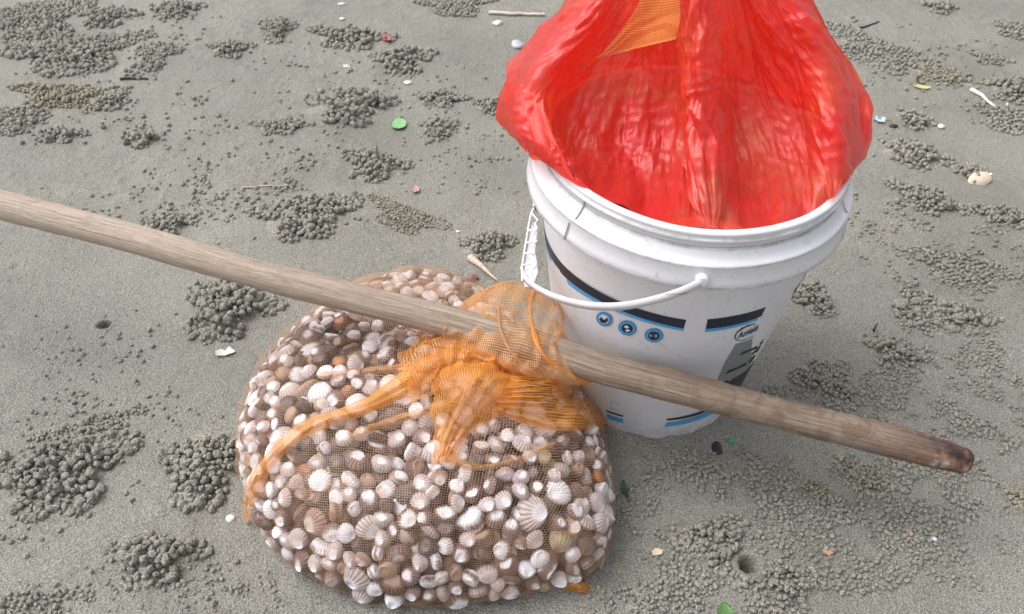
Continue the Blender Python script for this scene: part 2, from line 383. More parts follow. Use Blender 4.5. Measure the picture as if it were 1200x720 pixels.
# ------------------------------------------------------------------ sand pellets
def ico(sub):
    import bmesh
    bm = bmesh.new(); bmesh.ops.create_icosphere(bm, subdivisions=sub, radius=1)
    v = np.array([x.co[:] for x in bm.verts]); f = np.array([[q.index for q in x.verts] for x in bm.faces]); bm.free(); return v, f
ICO2, ICF2 = ico(2)
ICO3, ICF3 = ico(3)
PV = []; PV3 = []
for k in range(8):
    v = ICO2 * (1 + .20 * vnoise(ICO2[:, 0] * 1.4 + 9 * k, ICO2[:, 1] * 1.4, ICO2[:, 2] * 1.4 + 3 * k)[:, None] + .10 * vnoise(ICO2[:, 0] * 3.5, ICO2[:, 1] * 3.5 + 7 * k, ICO2[:, 2] * 3.5)[:, None])
    v3 = ICO3 * (1 + .24 * vnoise(ICO3[:, 0] * 1.4 + 9 * k, ICO3[:, 1] * 1.4, ICO3[:, 2] * 1.4 + 3 * k)[:, None] + .16 * vnoise(ICO3[:, 0] * 3.1, ICO3[:, 1] * 3.1 + 7 * k, ICO3[:, 2] * 3.1)[:, None] + .07 * vnoise(ICO3[:, 0] * 7, ICO3[:, 1] * 7 + 7 * k, ICO3[:, 2] * 7)[:, None])
    q = rng.uniform([.8, .8, .75], [1.25, 1.1, 1.0]); PV.append(v * q); PV3.append(v3 * q)
PMESH = {}
def pellet_mesh(k, mat):
    if (k, mat.name) not in PMESH: PMESH[(k, mat.name)] = mesh_np('pellet', PV3[k], ICF3, mat)
    return PMESH[(k, mat.name)]
def rotz(v, a):
    c, s = math.cos(a), math.sin(a); return np.stack([v[:, 0] * c - v[:, 1] * s, v[:, 0] * s + v[:, 1] * c, v[:, 2]], -1)
def rotr(v):
    q = rng.normal(size=4); q /= np.linalg.norm(q); w, x, y, z = q
    R = np.array([[1 - 2 * (y * y + z * z), 2 * (x * y - z * w), 2 * (x * z + y * w)], [2 * (x * y + z * w), 1 - 2 * (x * x + z * z), 2 * (y * z - x * w)], [2 * (x * z - y * w), 2 * (y * z + x * w), 1 - 2 * (x * x + y * y)]])
    return v @ R.T
def join_pellets(name, pts, rads, mat, parent=None, flat=1.0):
    V = []; Fs = []; n = 0
    for c, r in zip(pts, rads):
        v = rotr(PV[rng.integers(8)]) * r; v[:, 2] *= flat; V.append(v + c); Fs.append(ICF2 + n); n += len(v)
    return link(name, mesh_np(name, np.concatenate(V), np.concatenate(Fs), mat), parent)
def darts(n, cx, cy, ax, ay, ang, dmin, falloff=1.0):
    """random points in a ground ellipse, min distance dmin"""
    P = np.empty((n, 2)); k = 0; cell = {}; tries = 0
    while k < n and tries < n * 14:
        tries += 1
        a = rng.uniform(0, 2 * math.pi); r = math.sqrt(rng.uniform(0, 1)) 
        edge = 1 + .28 * math.sin(3 * a + cx * 50) + .18 * math.sin(5 * a + cy * 70)
        if r > .55 and rng.uniform() < (r - .55) * falloff: continue
        lx_, ly_ = r * edge * ax * math.cos(a), r * edge * ay * math.sin(a)
        x = cx + lx_ * math.cos(ang) - ly_ * math.sin(ang); y = cy + lx_ * math.sin(ang) + ly_ * math.cos(ang)
        key = (int(x / dmin), int(y / dmin)); ok = True
        for i in (-1, 0, 1):
            for j in (-1, 0, 1):
                for q in cell.get((key[0] + i, key[1] + j), ()):
                    if (q[0] - x) ** 2 + (q[1] - y) ** 2 < dmin * dmin: ok = False
        if ok: cell.setdefault(key, []).append((x, y)); P[k] = (x, y); k += 1
    return P[:k]
def ground_ellipse(px, py, rx, ry, deg):
    """ellipse given in the photo -> centre and half axes on the sand"""
    c = G(px, py); a = math.radians(deg)
    u = (G(px + rx * math.cos(a), py - rx * math.sin(a)) - c)[:2]; v = (G(px + ry * math.sin(a), py + ry * math.cos(a)) - c)[:2]
    return c, np.linalg.norm(u), np.linalg.norm(v), math.atan2(u[1], u[0])
# (px, py, rx, ry, degrees, pellet px, mound height m, olive, how the mound looks, individual pellets)
MOUNDS = [
 (180, 658, 50, 38, 0, 12, .022, 0, 'tall knobbly heap of large sand pellets, the lowest at the left', 1),
 (243, 550, 48, 50, 0, 10, .020, 0, 'knobbly sand pellet heap touching the left edge of the shell bag', 1),
 (72, 555, 74, 52, 12, 11, .012, 0, 'widest flattened heap of smeared sand pellets near the left border', 1),
 (268, 362, 46, 40, -10, 10, .026, 0, 'steep sand pellet heap just below the pole left of the bag', 1),
 (360, 255, 52, 28, 5, 8, .020, 0, 'long sand pellet heap above the pole with two tops', 1),
 (412, 127, 42, 25, 0, 10, .024, 0, 'dark coarse pellet heap left of the round green leaf', 1),
 (439, 196, 32, 20, -8, 7, .018, 0, 'round pellet heap below the round green leaf', 0),
 (472, 71, 31, 17, 0, 7.5, .020, 0, 'round pellet heap just below the small red scrap', 0),
 (412, 45, 42, 14, -6, 7, .012, 0, 'long dark pellet heap left of the small red scrap', 0),
 (325, 37, 17, 17, 0, 6, .016, 0, 'narrow upright pellet heap near the top left of centre', 0),
 (207, 15, 26, 11, 0, 6, .016, 0, 'crescent pellet heap round a smooth hump at the top', 0),
 (571, 290, 28, 19, 0, 6.5, .016, 0, 'pellet heap beside the pointed spire shell', 0),
 (196, 264, 27, 17, 0, 7, .018, 0, 'round pellet heap poking up just above the pole', 0),
 (72, 158, 24, 9, 0, 7, .012, 0, 'small low pellet heap in the upper left', 0),
 (162, 162, 20, 12, 0, 9, .010, 0, 'tiny heap of a few big round pellets at upper left', 1),
 (330, 152, 29, 9, -4, 6.5, .008, 0, 'low pellet ridge left of the coarse dark heap', 0),
 (270, 60, 22, 11, 0, 5.5, .010, 0, 'small loose pellet heap near the top left', 0),
 (516, 116, 26, 11, -5, 5.5, .010, 0, 'small pellet heap right of the white shell chip', 0),
 (515, 151, 19, 14, 0, 5.5, .012, 0, 'small pellet heap right of the round green leaf', 0),
 (575, 124, 16, 11, 0, 5.5, .010, 0, 'small pellet heap half behind the red bag', 0),
 (1072, 182, 36, 17, -18, 7, .016, 0, 'pellet heap left of the white clam shell', 0),
 (1073, 139, 20, 12, -15, 6, .016, 0, 'small dark pellet heap beside the small white chip', 0),
 (1083, 236, 44, 16, -22, 7.5, .012, 0, 'long pellet ridge below the heap near the clam shell', 0),
 (1140, 203, 17, 12, 0, 6, .014, 0, 'small pellet heap behind the white clam shell', 0),
 (1100, 10, 17, 9, -8, 6, .014, 0, 'dark pellet heap at the top right edge', 0),
 (1188, 108, 30, 14, -14, 7, .018, 0, 'pellet heap cut by the right border above the white straw', 0),
 (1182, 137, 34, 15, -14, 6, .012, 0, 'flat pellet heap lying under the white straw', 0),
 (1160, 70, 22, 6, -12, 5, .008, 0, 'thin low pellet ridge near the upper right border', 0),
 (1050, 414, 34, 22, -15, 7.5, .020, 0, 'steep pellet heap with a dark twig right of the bucket', 0),
 (968, 450, 27, 36, 10, 7, .016, 0, 'tall pellet heap just above the right part of the pole', 0),
 (1080, 360, 30, 22, -35, 8, .008, 0, 'broken chain of big pellets right of the bucket', 0),
 (1120, 370, 42, 18, -15, 8, .010, 0, 'coarse pellet heap to the right of the pellet chain', 0),
 (1128, 315, 60, 20, -12, 6, .006, 0, 'scattered pellet patch below the long ridge at right', 0),
 (952, 350, 18, 26, 15, 7, .010, 0, 'pellet heap tucked behind the right wall of the bucket', 0),
 (1012, 562, 34, 18, -25, 6.5, .012, 1, 'olive pellet heap just below the right end of the pole', 0),
 (955, 575, 20, 12, -30, 5, .012, 1, 'small yellowish pellet heap below the pole', 0),
 (978, 592, 24, 12, -25, 6, .010, 0, 'pellet heap trailing right from the small yellowish heap', 0),
 (838, 640, 34, 42, 20, 8.5, .010, 0, 'broad heap of round pellets around the crab burrow hole', 0),
 (910, 690, 44, 32, 0, 8.5, .010, 0, 'heap of round pellets below right of the burrow hole', 0),
 (1196, 590, 10, 22, 0, 6, .014, 1, 'olive pellet heap cut by the right border', 0),
 (775, 700, 66, 22, 6, 7, .006, 0, 'flat scatter of pellets at the bottom left of the burrow hole', 0),
 (90, 62, 70, 26, 6, 7, .010, 0, 'broad pellet field in the top left corner', 0),
 (40, 25, 60, 24, 10, 6.5, .008, 0, 'pellet field at the very top left', 0),
 (125, 20, 30, 12, 0, 6.5, .010, 0, 'dense pellet patch beside the top left field', 0),
 (75, 110, 52, 12, 0, 6, .008, 1, 'yellowish pellet band at upper left', 0),
 (130, 118, 24, 11, 25, 6, .010, 0, 'curved pellet ridge joined to the yellowish band', 0),
 (20, 140, 26, 16, 0, 6, .008, 0, 'pellet patch at the left border above the pole', 0),
 (185, 68, 22, 14, 0, 5.5, .008, 0, 'small ragged pellet patch beside the top left field', 0),
 (1035, 62, 68, 17, -22, 5.5, .006, 0, 'long smeared pellet band right of the red bag', 0),
 (1105, 88, 40, 9, -16, 5.5, .006, 1, 'olive pellet strip ending the long smeared band', 0),
 (535, 8, 38, 12, 0, 5.5, .008, 0, 'ragged pellet heap at the top centre', 0),
 (1175, 255, 34, 12, -8, 6.5, .010, 0, 'pellet ridge at the right border below the clam shell', 0),
 (1190, 40, 26, 10, -18, 5.5, .010, 0, 'dark pellet ridge at the upper right border', 0),
 (475, 256, 40, 16, -20, 4, .003, 1, 'flat yellowish patch of tiny pellets above the bag', 0),
 (110, 500, 60, 14, 14, 6, .004, 0, 'thin crust of small pellets above the widest heap', 0),
 (30, 708, 60, 14, 5, 8, .006, 0, 'crushed pellet strip in the bottom left corner', 0),
]
for (px, py, rx, ry, deg, pp, hgt, olive, look, indiv) in MOUNDS:
    c, ax, ay, ang = ground_ellipse(px, py, rx, ry, deg); pp = pp * .88
    zd = PROJ(c)[0, 2]; rad = .5 * pp * zd / F
    ay = max(ay * (1 if hgt < .009 else .86), rad * 2)
    mat = M_PELO if olive else M_PEL
    # core of the mound: a low lumpy dome
    nr, na = 10, 36; rr = np.linspace(0, 1, nr)[:, None]; aa = np.linspace(0, 2 * math.pi, na, endpoint=False)[None]
    ed = (1 + .28 * np.sin(3 * aa + c[0] * 50) + .18 * np.sin(5 * aa + c[1] * 70)) * .96
    lx_, ly_ = rr * ed * ax * np.cos(aa), rr * ed * ay * np.sin(aa)
    x = c[0] + lx_ * math.cos(ang) - ly_ * math.sin(ang); y = c[1] + lx_ * math.sin(ang) + ly_ * math.cos(ang)
    prof = (1 - np.broadcast_to(rr, x.shape) ** 1.7)
    z = ground_h(x, y) + hgt * .55 * prof * (1 + .4 * vnoise(x * 90, y * 90, 3.3)) - .0015 * (1 - prof) - .0006
    for hx, hy, hr in HOLES:
        hc = G(hx, hy); z = z - .05 * smooth01((hr * 2.2 - np.hypot(x - hc[0], y - hc[1])) / (hr * .8))
    top = mesh_np('mound_core', np.stack([x - c[0], y - c[1], z], -1).reshape(-1, 3), grid_faces(nr, na, True), mat)
    mo = link('sand_pellet_mound', top, loc=(c[0], c[1], 0)); tag(mo, look, 'sand mound', 'heaps of sand pellets left by burrowing crabs')
    dens = .62 if hgt > .0065 else .42
    n = int(dens * math.pi * ax * ay * 1.25 / (rad * rad * 2.2)); n = min(n, 520)
    fac = 1.35 if hgt > .0065 else 1.8
    P2 = darts(n, 0, 0, ax, ay, ang, rad * fac, 1.0)
    # elliptical distance for height
    q = P2 @ np.array([[math.cos(ang), -math.sin(ang)], [math.sin(ang), math.cos(ang)]]); rho = np.hypot(q[:, 0] / ax, q[:, 1] / ay)
    kp = np.ones(len(P2), bool)
    for hx, hy, hr in HOLES:
        hc = G(hx, hy); kp &= np.hypot(P2[:, 0] + c[0] - hc[0], P2[:, 1] + c[1] - hc[1]) > hr * 1.9
    P2 = P2[kp]; rho = rho[kp]
    zz = ground_h(P2[:, 0] + c[0], P2[:, 1] + c[1]) + hgt * .62 * np.clip(1 - rho ** 1.7, 0, 1) 
    rads = rad * rng.choice([rng.uniform(.5, .9), 1.0, 1.3], len(P2), p=[.35, .45, .20]) * rng.uniform(.75, 1.12, len(P2))
    pts = np.column_stack([P2, zz + rads * .35])
    if hgt > .0095:   # second scatter on the upper part makes the heap knobbly
        sel = rho < .72; P3 = pts[sel][rng.uniform(size=sel.sum()) < .55]; r3 = rad * rng.uniform(.6, 1.15, len(P3))
        P3 = P3 + np.column_stack([rng.normal(0, rad * .7, (len(P3), 2)), np.full(len(P3), rad * 1.05)]); pts = np.vstack([pts, P3]); rads = np.concatenate([rads, r3])
    if indiv:
        order = np.argsort(-rads)[:280]
        for i in order:
            o = link('pellet', pellet_mesh(int(rng.integers(8)), mat), mo, pts[i]); o.scale = (rads[i],) * 3; o.rotation_euler = tuple(rng.uniform(0, 6.28, 3))
        rest = np.argsort(-rads)[280:]
        if len(rest): tag(join_pellets('pellet_crumbs', pts[rest], rads[rest], mat, mo), kind='stuff')
    elif len(pts):
        tag(join_pellets('pellets', pts, rads, mat, mo), kind='stuff')

# loose pellets all over the sand
pts = []; rads = []
def scatter(n, px, py, rx, ry, deg, pp, streak=0):
    c, ax, ay, ang = ground_ellipse(px, py, rx, ry, deg); zd = PROJ(c)[0, 2]; rad = .5 * pp * zd / F
    P2 = darts(n, c[0], c[1], ax, ay, ang, rad * 1.7, .5)
    kp = (vnoise(P2[:, 0] * 32 + 5, P2[:, 1] * 32) + .5 * vnoise(P2[:, 0] * 90, P2[:, 1] * 90)) > (-.15 + streak)
    P2 = P2[kp]; r = rad * rng.uniform(.45, 1.25, len(P2)); z = ground_h(P2[:, 0], P2[:, 1])
    pts.append(np.column_stack([P2, z + r * .3])); rads.append(r)
for a in [(1500, 900, 630, 190, 95, 0, 6.5), (900, 1060, 520, 150, 60, -25, 6), (900, 1130, 440, 90, 80, 0, 5.5), (700, 1060, 610, 150, 60, -20, 5.5),
          (600, 880, 560, 110, 40, 0, 6.5), (420, 1100, 300, 120, 60, -15, 5.5), (350, 280, 225, 140, 45, 0, 5), (450, 100, 90, 160, 90, 0, 5), (260, 450, 130, 160, 90, 0, 4.5),
          (160, 230, 160, 200, 120, 0, 4.5), (260, 90, 540, 120, 90, 0, 5.5), (110, 560, 190, 80, 60, 0, 4), (220, 1060, 90, 130, 90, -20, 5), (140, 130, 410, 130, 70, 0, 5),
          (240, 760, 690, 80, 40, 0, 6), (130, 260, 680, 100, 50, 0, 6), (200, 800, 560, 80, 40, 20, 5), (160, 200, 700, 200, 40, 0, 5)]:
    scatter(*a)
pts = np.vstack(pts); rads = np.concatenate(rads)
d = np.hypot(pts[:, 0] - BX, pts[:, 1] - BY); keep = d > .118
for hx, hy, hr in HOLES:
    hc = G(hx, hy); keep &= np.hypot(pts[:, 0] - hc[0], pts[:, 1] - hc[1]) > hr * 1.9
pts = pts[keep]; rads = rads[keep]
tag(join_pellets('loose_sand_pellets', pts, rads, M_PEL), 'loose grey sand pellets strewn over the damp sand', 'sand pellets', kind='stuff')

# ------------------------------------------------------------------ bucket
bucket = link('bucket', None); tag(bucket, 'white plastic bucket with blue stripes holding a red plastic bag', 'bucket'); bucket.location = B0
def bpart(name, me, parent=None, kind=None):
    o = link(name, me, parent or bucket)
    if (parent or bucket) is bucket: o.matrix_parent_inverse = Matrix.Identity(4); o.location = -Vector(B0)
    return o
def lathe(name, prof, mat, phi0=0, phi1=2 * math.pi, n=180, wob=.0006):
    prof = np.array(prof); full = abs(phi1 - phi0 - 2 * math.pi) < 1e-6
    ph = np.linspace(phi0, phi1, n, endpoint=not full)
    R = prof[:, 0][:, None] + 0 * ph[None]; Z = prof[:, 1][:, None] + 0 * ph[None]
    R = R + wob * np.sin(3 * ph[None] + Z * 20) + wob * .6 * np.sin(7 * ph + 1)[None]
    V = BK(np.broadcast_to(ph[None], R.shape), R, Z)
    Fc = grid_faces(len(prof), n, full)
    return mesh_np(name, V.reshape(-1, 3), Fc, mat)
prof = [(.0, .012), (.090, .012), (.098, .009), (.106, .001), (.1085, .0), (.110, .003)] + [(float(rbody(z)), z) for z in np.linspace(.012, .300, 24)]
prof[-3:] = [(.1490, .285), (.1494, .300)]; prof += [(.1496, .318), (.1498, .330)]
bpart('bucket_wall', lathe('bucket_wall', prof, M_BUCKET))
inner = [(.0, .016), (.095, .016)] + [(float(rbody(z)) - .003, z) for z in np.linspace(.02, .27, 12)] + [(.1445, .345)]
bpart('inner_wall', lathe('inner_wall', inner, M_BUCKET))
# skirt and flange with a soft shelf, and the stepped lip on top
bpart('skirt', lathe('skirt', [(.1465, .3005), (.1635, .2925), (.1650, .2920), (.1658, .2935), (.1640, .3000), (.1622, .3130), (.1630, .3155), (.1632, .3172), (.1618, .3190), (.1600, .3195), (.1560, .3235), (.1532, .3285), (.1520, .3310)], M_BUCKET))
bpart('rim_lip', lathe('rim_lip', [(.1515, .3300), (.1514, .3370), (.1538, .3378), (.1545, .3392), (.1537, .3407), (.1520, .3412), (.1520, .3428), (.1530, .3445), (.1526, .3462), (.1505, .3472), (.1475, .3474), (.1452, .3462), (.1445, .3440), (.1445, .330)], M_BUCKET))
def wall_strip(name, pts_lo, pts_hi, mat, off=.0006, n=60, parent=None, rfun=None, ext=(0, 0)):
    """band on the wall between two curves of (phi, z)"""
    def rs(p):
        p = np.array(sorted(p)); ph = np.linspace(p[0, 0] - ext[0], p[-1, 0] + ext[1], n)
        k = min(2, len(p) - 1); z = np.polyval(np.polyfit(p[:, 0], p[:, 1], k), np.clip(ph, p[0, 0], p[-1, 0]))
        return ph, z
    a, za = rs(pts_lo); b, zb = rs(pts_hi); t = np.linspace(0, 1, 5)[:, None]
    PH = a * (1 - t) + b * t; ZZ_ = za * (1 - t) + zb * t
    V = BK(PH, (rfun or rbody)(ZZ_) + off, ZZ_); return bpart(name, mesh_np(name, V.reshape(-1, 3), grid_faces(5, n), mat), parent)
def H(*pl): return [c[:2] for c in (cone_hit(*q) for q in pl) if c[2]]
# upper stripes, left and right of the gap
hi_ = H((634, 276), (660, 309), (700, 340), (750, 361), (804, 374)); lo_ = H((635, 287), (660, 322), (700, 351), (750, 371), (801, 384.5)); lb_ = H((636, 293), (660, 327), (700, 355), (750, 374.5), (800, 388))
wall_strip('navy_stripe', lo_, hi_, M_NAVY, ext=(.6, 0)); wall_strip('light_blue_stripe', lb_, lo_, M_SKYB, .0005, ext=(.6, 0))
zt = np.mean([z for _, z in hi_[1:4]])
hi_ = H((829, 374), (865, 369), (900, 358), (921, 347)); lo_ = H((827, 385), (865, 379.5), (895, 368), (915, 357)); lb_ = H((826, 388.5), (865, 383), (893, 372), (913, 361))
wall_strip('navy_stripe', lo_, hi_, M_NAVY, ext=(0, .5)); wall_strip('light_blue_stripe', lb_, lo_, M_SKYB, .0005, ext=(0, .5))
# lower stripes
wall_strip('navy_line', H((711, 482), (735, 489), (761, 492)), H((711, 480), (735, 487), (761, 490)), M_NAVY)
wall_strip('blue_band', H((712, 490), (735, 496.5), (758, 499.5)), H((711.5, 484.5), (735, 491.5), (760, 494.5)), M_SKYB)
wall_strip('navy_line', H((781, 492.5), (805, 489), (827, 482)), H((781, 490.5), (805, 487), (827, 480)), M_NAVY)
wall_strip('blue_band', H((778, 499.5), (810, 494.5), (836, 484)), H((781, 494.5), (810, 490), (834, 480)), M_SKYB)
# flat print as polygons given in the photo
def decal(name, poly, mat, off, parent=None):
    RR = 9 if name in ('grey_panel', 'oval_logo', 'oval_field') else 2
    if RR == 9 and len(poly) < 20:
        poly = [tuple(np.array(poly[i]) * (1 - f_) + np.array(poly[(i + 1) % len(poly)]) * f_) for i in range(len(poly)) for f_ in (0, .25, .5, .75)]
    ph = [cone_hit(*q)[:2] for q in poly]; c = np.mean(ph, 0); V = [BK(c[0], float(rbody(c[1])) + off, c[1])]
    for k in [(r_ + 1) / RR for r_ in range(RR)]:
        for p_ in ph:
            q = c + (np.array(p_) - c) * k; V.append(BK(q[0], float(rbody(q[1])) + off, q[1]))
    n = len(ph); Fs = [(0, 1 + i, 1 + (i + 1) % n) for i in range(n)] + [(1 + r_ * n + i, 1 + (r_ + 1) * n + i, 1 + (r_ + 1) * n + (i + 1) % n, 1 + r_ * n + (i + 1) % n) for r_ in range(RR - 1) for i in range(n)]
    return bpart(name, mesh_np(name, np.array(V), Fs, mat), parent)
def ring(px, py, rx, ry, deg=0, n=28):
    a = math.radians(deg); out = []
    for k in range(n):
        t = 2 * math.pi * k / n; x = rx * math.cos(t); y = ry * math.sin(t); out.append((px + x * math.cos(a) - y * math.sin(a), py + x * math.sin(a) + y * math.cos(a)))
    return out
BADGES = []
for i, (px, py, rx, ry) in enumerate([(708.5, 373.5, 9.6, 8.2), (735.5, 384, 10.6, 8.6), (766.5, 392.6, 11.0, 8.4)]):
    b_ = decal('round_badge', ring(px, py, rx, ry, 25 - 12 * i), M_BLUE, .0005)
    b_['label'] = ['round blue badge with a bird-like mark on white', 'round blue badge with a small figure', 'round blue badge with a dark centre'][i]
    decal('badge_ring', ring(px, py, rx * .86, ry * .86, 25 - 12 * i), M_SKYB, .0008, b_)
    decal('badge_centre', ring(px, py, rx * .62, ry * .62, 25 - 12 * i), M_WHITEP if i == 0 else M_NAVY, .0011, b_); BADGES.append(b_)
# marks inside the badges
for poly in [[(703, 373), (706, 371), (709, 374), (713, 371), (713.5, 375), (710, 378), (705.5, 377)], [(704.5, 371.5), (706.5, 370), (707, 372.5), (705, 373.5)]]:
    decal('badge_mark', poly, M_NAVY, .0014, BADGES[0])
for poly in [[(731.5, 382), (735, 380), (738, 383), (735, 384)], [(733, 386), (737, 384.5), (739.5, 386.5), (735.5, 388)]]:
    decal('badge_mark', poly, M_WHITEP, .0014, BADGES[1])
for poly in [[(761, 391), (764, 390), (765, 393), (762, 394)], [(767, 391), (771, 390.5), (770.5, 394), (767.5, 394.5)]]:
    decal('badge_mark', poly, M_GREYP, .0014, BADGES[2])
# oval logo with cursive lettering
OVAL = decal('oval_logo', ring(875.5, 389, 16.6, 7.6, -27), M_NAVY, .0005)
decal('oval_field', ring(875.5, 389, 15.4, 6.5, -27), M_WHITEP, .0008, OVAL)
decal('oval_swirl', [(876, 386), (880, 383.5), (882, 386), (879, 389), (875, 390)], M_SKYB, .0010, OVAL)
# grey panel and its slanting dark bars
PANEL = decal('grey_panel', [(862, 403), (880, 397), (893, 388), (895, 396), (887, 413), (877, 430), (868, 446), (841, 446), (850, 425)], M_GREYP, .0005)
decal('panel_bar', [(866, 416), (869, 412), (887, 404.5), (886, 408)], M_NAVY, .0010, PANEL)
decal('panel_bar', [(849.5, 438), (853, 433.5), (874, 424), (873, 428)], M_NAVY, .0010, PANEL)
decal('panel_bar', [(846, 447), (862, 441.5), (875, 433), (884, 422), (880, 432), (872, 441), (860, 448)], M_NAVY, .0009, PANEL)
for poly in [[(890, 401), (894, 397), (893, 401), (889, 406)], [(884, 411), (888, 406), (891, 405), (886, 413)], [(876, 425), (882, 417), (885, 415), (880, 424)], [(880, 414), (884, 410), (885, 412), (881, 416)]]:
    decal('panel_letter', poly, M_NAVY, .0010, PANEL)
def bucket_text(txt, px0, py0, px1, py1, hpx, mat, name):
    cu = bpy.data.curves.new(name, 'FONT'); cu.body = txt; cu.size = 1; cu.shear = .45; cu.offset = .012; cu.resolution_u = 2
    to = bpy.data.objects.new('tmp_text', cu); COL.objects.link(to); dg = bpy.context.evaluated_depsgraph_get(); me = bpy.data.meshes.new_from_object(to.evaluated_get(dg))
    bpy.data.objects.remove(to); v = np.array([x.co[:] for x in me.vertices]); w = v[:, 0].max() - v[:, 0].min(); v[:, 0] -= v[:, 0].min()
    (p0, z0), (p1, z1) = cone_hit(px0, py0)[:2], cone_hit(px1, py1)[:2]; pu, zu = cone_hit((px0 + px1) / 2, (py0 + py1) / 2 - hpx)[:2]; pm, zm = cone_hit((px0 + px1) / 2, (py0 + py1) / 2)[:2]
    s = v[:, 0] / w; u = v[:, 1] / .7
    PH = p0 + (p1 - p0) * s + (pu - pm) * u; Z = z0 + (z1 - z0) * s + (zu - zm) * u
    V = BK(PH, rbody(Z) + .0013, Z); Fs = [tuple(p.vertices) for p in me.polygons]
    return bpart(name, mesh_np(name, V, Fs, mat, False), OVAL)
bucket_text('Amulé', 863, 396.5, 888, 385, 6.2, M_NAVY, 'oval_lettering')
# faint print near the foot of the wall
for a_, b_ in [((716, 470), (730, 474)), ((716, 478), (730, 482)), ((716, 470), (716, 478)), ((730, 474), (730, 482)), ((719, 470.5), (721, 472.5)), ((723, 471.5), (725, 473.5))]:
    (x0, y0_), (x1, y1_) = a_, b_; nx, ny = (.0, .5) if abs(x1 - x0) > 1 else (.4, 0)
    decal('faded_print', [(x0 - nx, y0_ - ny), (x1 - nx, y1_ - ny), (x1 + nx, y1_ + ny), (x0 + nx, y0_ + ny)], M_PALEP, .0005)
# moulding seams in the skirt and the lip
def seam(phi, prof_, w=.0016):
    prof_ = np.array(prof_); V = []
    for r, z in prof_:
        for s_ in (-1, 1): V.append(BK(phi + s_ * w / 2 / r + .4 * (z - .31), r + .0005, z))
    n = len(prof_); bpart('seam', mesh_np('seam', np.array(V), [(2 * i, 2 * i + 1, 2 * i + 3, 2 * i + 2) for i in range(n - 1)], M_SEAM))
for phi in (math.radians(-141), math.radians(-30)):
    seam(phi, [(.1658, .2935), (.1644, .2995), (.1624, .3130)]); seam(phi + .03, [(.1602, .3195), (.1562, .3235), (.1534, .3285), (.1518, .3310), (.1518, .3370)])
# bail handle: planar hoop hinged on the skirt, hanging to the left
zh = .304; hang = math.radians(24)
AH = math.radians(-93); hA = math.cos(AH) * E1 + math.sin(AH) * E2; lf = math.cos(AH - math.pi / 2) * E1 + math.sin(AH - math.pi / 2) * E2
mdir = math.cos(hang) * lf - math.sin(hang) * AX; pn = np.cross(hA, mdir); pc = B0 + AX * zh
def on_bail(px, py):
    d = RAY(px, py); s = ((pc - C0) @ pn) / (d @ pn); return C0 + d * s
hp = [on_bail(*q) for q in [(824, 329), (795, 343), (762, 353), (728, 359), (696, 359), (668, 354), (644, 346), (626, 336), (615, 326)]]
hp[0] = BK(AH, .169, .3045)
up = [on_bail(*q) for q in [(612, 316), (614.5, 298), (618, 280), (622, 262), (627, 245)]]
qc = lambda s, t_: pc + hA * s + mdir * t_
tail_ = []
l5 = up[-1] - pc; s5 = l5 @ hA; t5 = l5 @ mdir
for k in np.linspace(.15, 1, 9): tail_.append(qc(s5 + (-.171 - s5) * k, t5 * math.sqrt(max(0, 1 - k ** 2.2)) * 1.0 + 0))
def ribbon(name, path, half_w, half_t, wdir, mat, n=120, parent=None):
    """strap with a rounded rectangular section; wdir = width direction"""
    path = np.array(path); P = lerp_rows(path[:, None].repeat(2, 1), n, 2)[:, 0]
    T = np.gradient(P, axis=0); T /= np.linalg.norm(T, axis=1, keepdims=True)
    Wd = wdir - (T @ wdir)[:, None] * T if np.ndim(wdir) == 1 else wdir
    Wd = Wd / np.linalg.norm(Wd, axis=1, keepdims=True); Nn = np.cross(T, Wd)
    sec = np.array([(-1, -1.0), (-1, 1.0), (-.7, 1.0), (-.6, .3), (.6, .3), (.7, 1.0), (1, 1.0), (1, -1.0)])   # raised edges, sunk middle
    V = P[:, None] + sec[None, :, :1] * half_w * Wd[:, None] + sec[None, :, 1:] * half_t * Nn[:, None]
    me = mesh_np(name, V.reshape(-1, 3), grid_faces(n, len(sec), True), mat, False)
    return me
handle = bpart('handle', ribbon('handle', hp + up[:1], .0040, .0013, mdir * .25 + AX, M_BUCKET))
bpart('handle', ribbon('handle', [up[-1]] + tail_, .0040, .0013, pn, M_BUCKET))
# ladder-like grip: outer rail, zigzag inner rail, rungs and back web
def tube(path, r, n=8, m_=None, mat=None, name='tube'):
    path = np.array(path, float); T = np.gradient(path, axis=0); T /= np.linalg.norm(T, axis=1, keepdims=True) + 1e-9
    ref = np.array([.3, .2, .93]); A = np.cross(T, ref); A /= np.linalg.norm(A, axis=1, keepdims=True); B = np.cross(T, A)
    a = np.linspace(0, 2 * math.pi, n, endpoint=False); r = np.broadcast_to(np.asarray(r, float), (len(path),))
    V = path[:, None] + r[:, None, None] * (np.cos(a)[None, :, None] * A[:, None] + np.sin(a)[None, :, None] * B[:, None])
    return V.reshape(-1, 3), grid_faces(len(path), n, True)
def tube_obj(name, paths, r, mat, parent=None, n=8):
    V = []; Fs = []; k = 0
    for p_ in paths:
        v, f = tube(p_, r, n); V.append(v); Fs.append(f + k); k += len(v)
    return mesh_np(name, np.concatenate(V), np.concatenate(Fs), mat)
outer = [on_bail(*q) for q in [(612, 330), (611.5, 316), (614, 298), (617, 280), (620, 262), (622.5, 250), (627, 241)]]
dn = lambda p_, k=.010: p_ + pn * 0
zig = []; zx = [(622, 330), (624, 316), (628, 312), (625, 305), (622, 301), (626.5, 297), (623, 292), (624.5, 287), (629, 283), (624.5, 277), (626.5, 272), (629.5, 268), (627, 262), (630.5, 259), (624, 251), (623, 249)]
zig = [on_bail(*q) for q in zx]
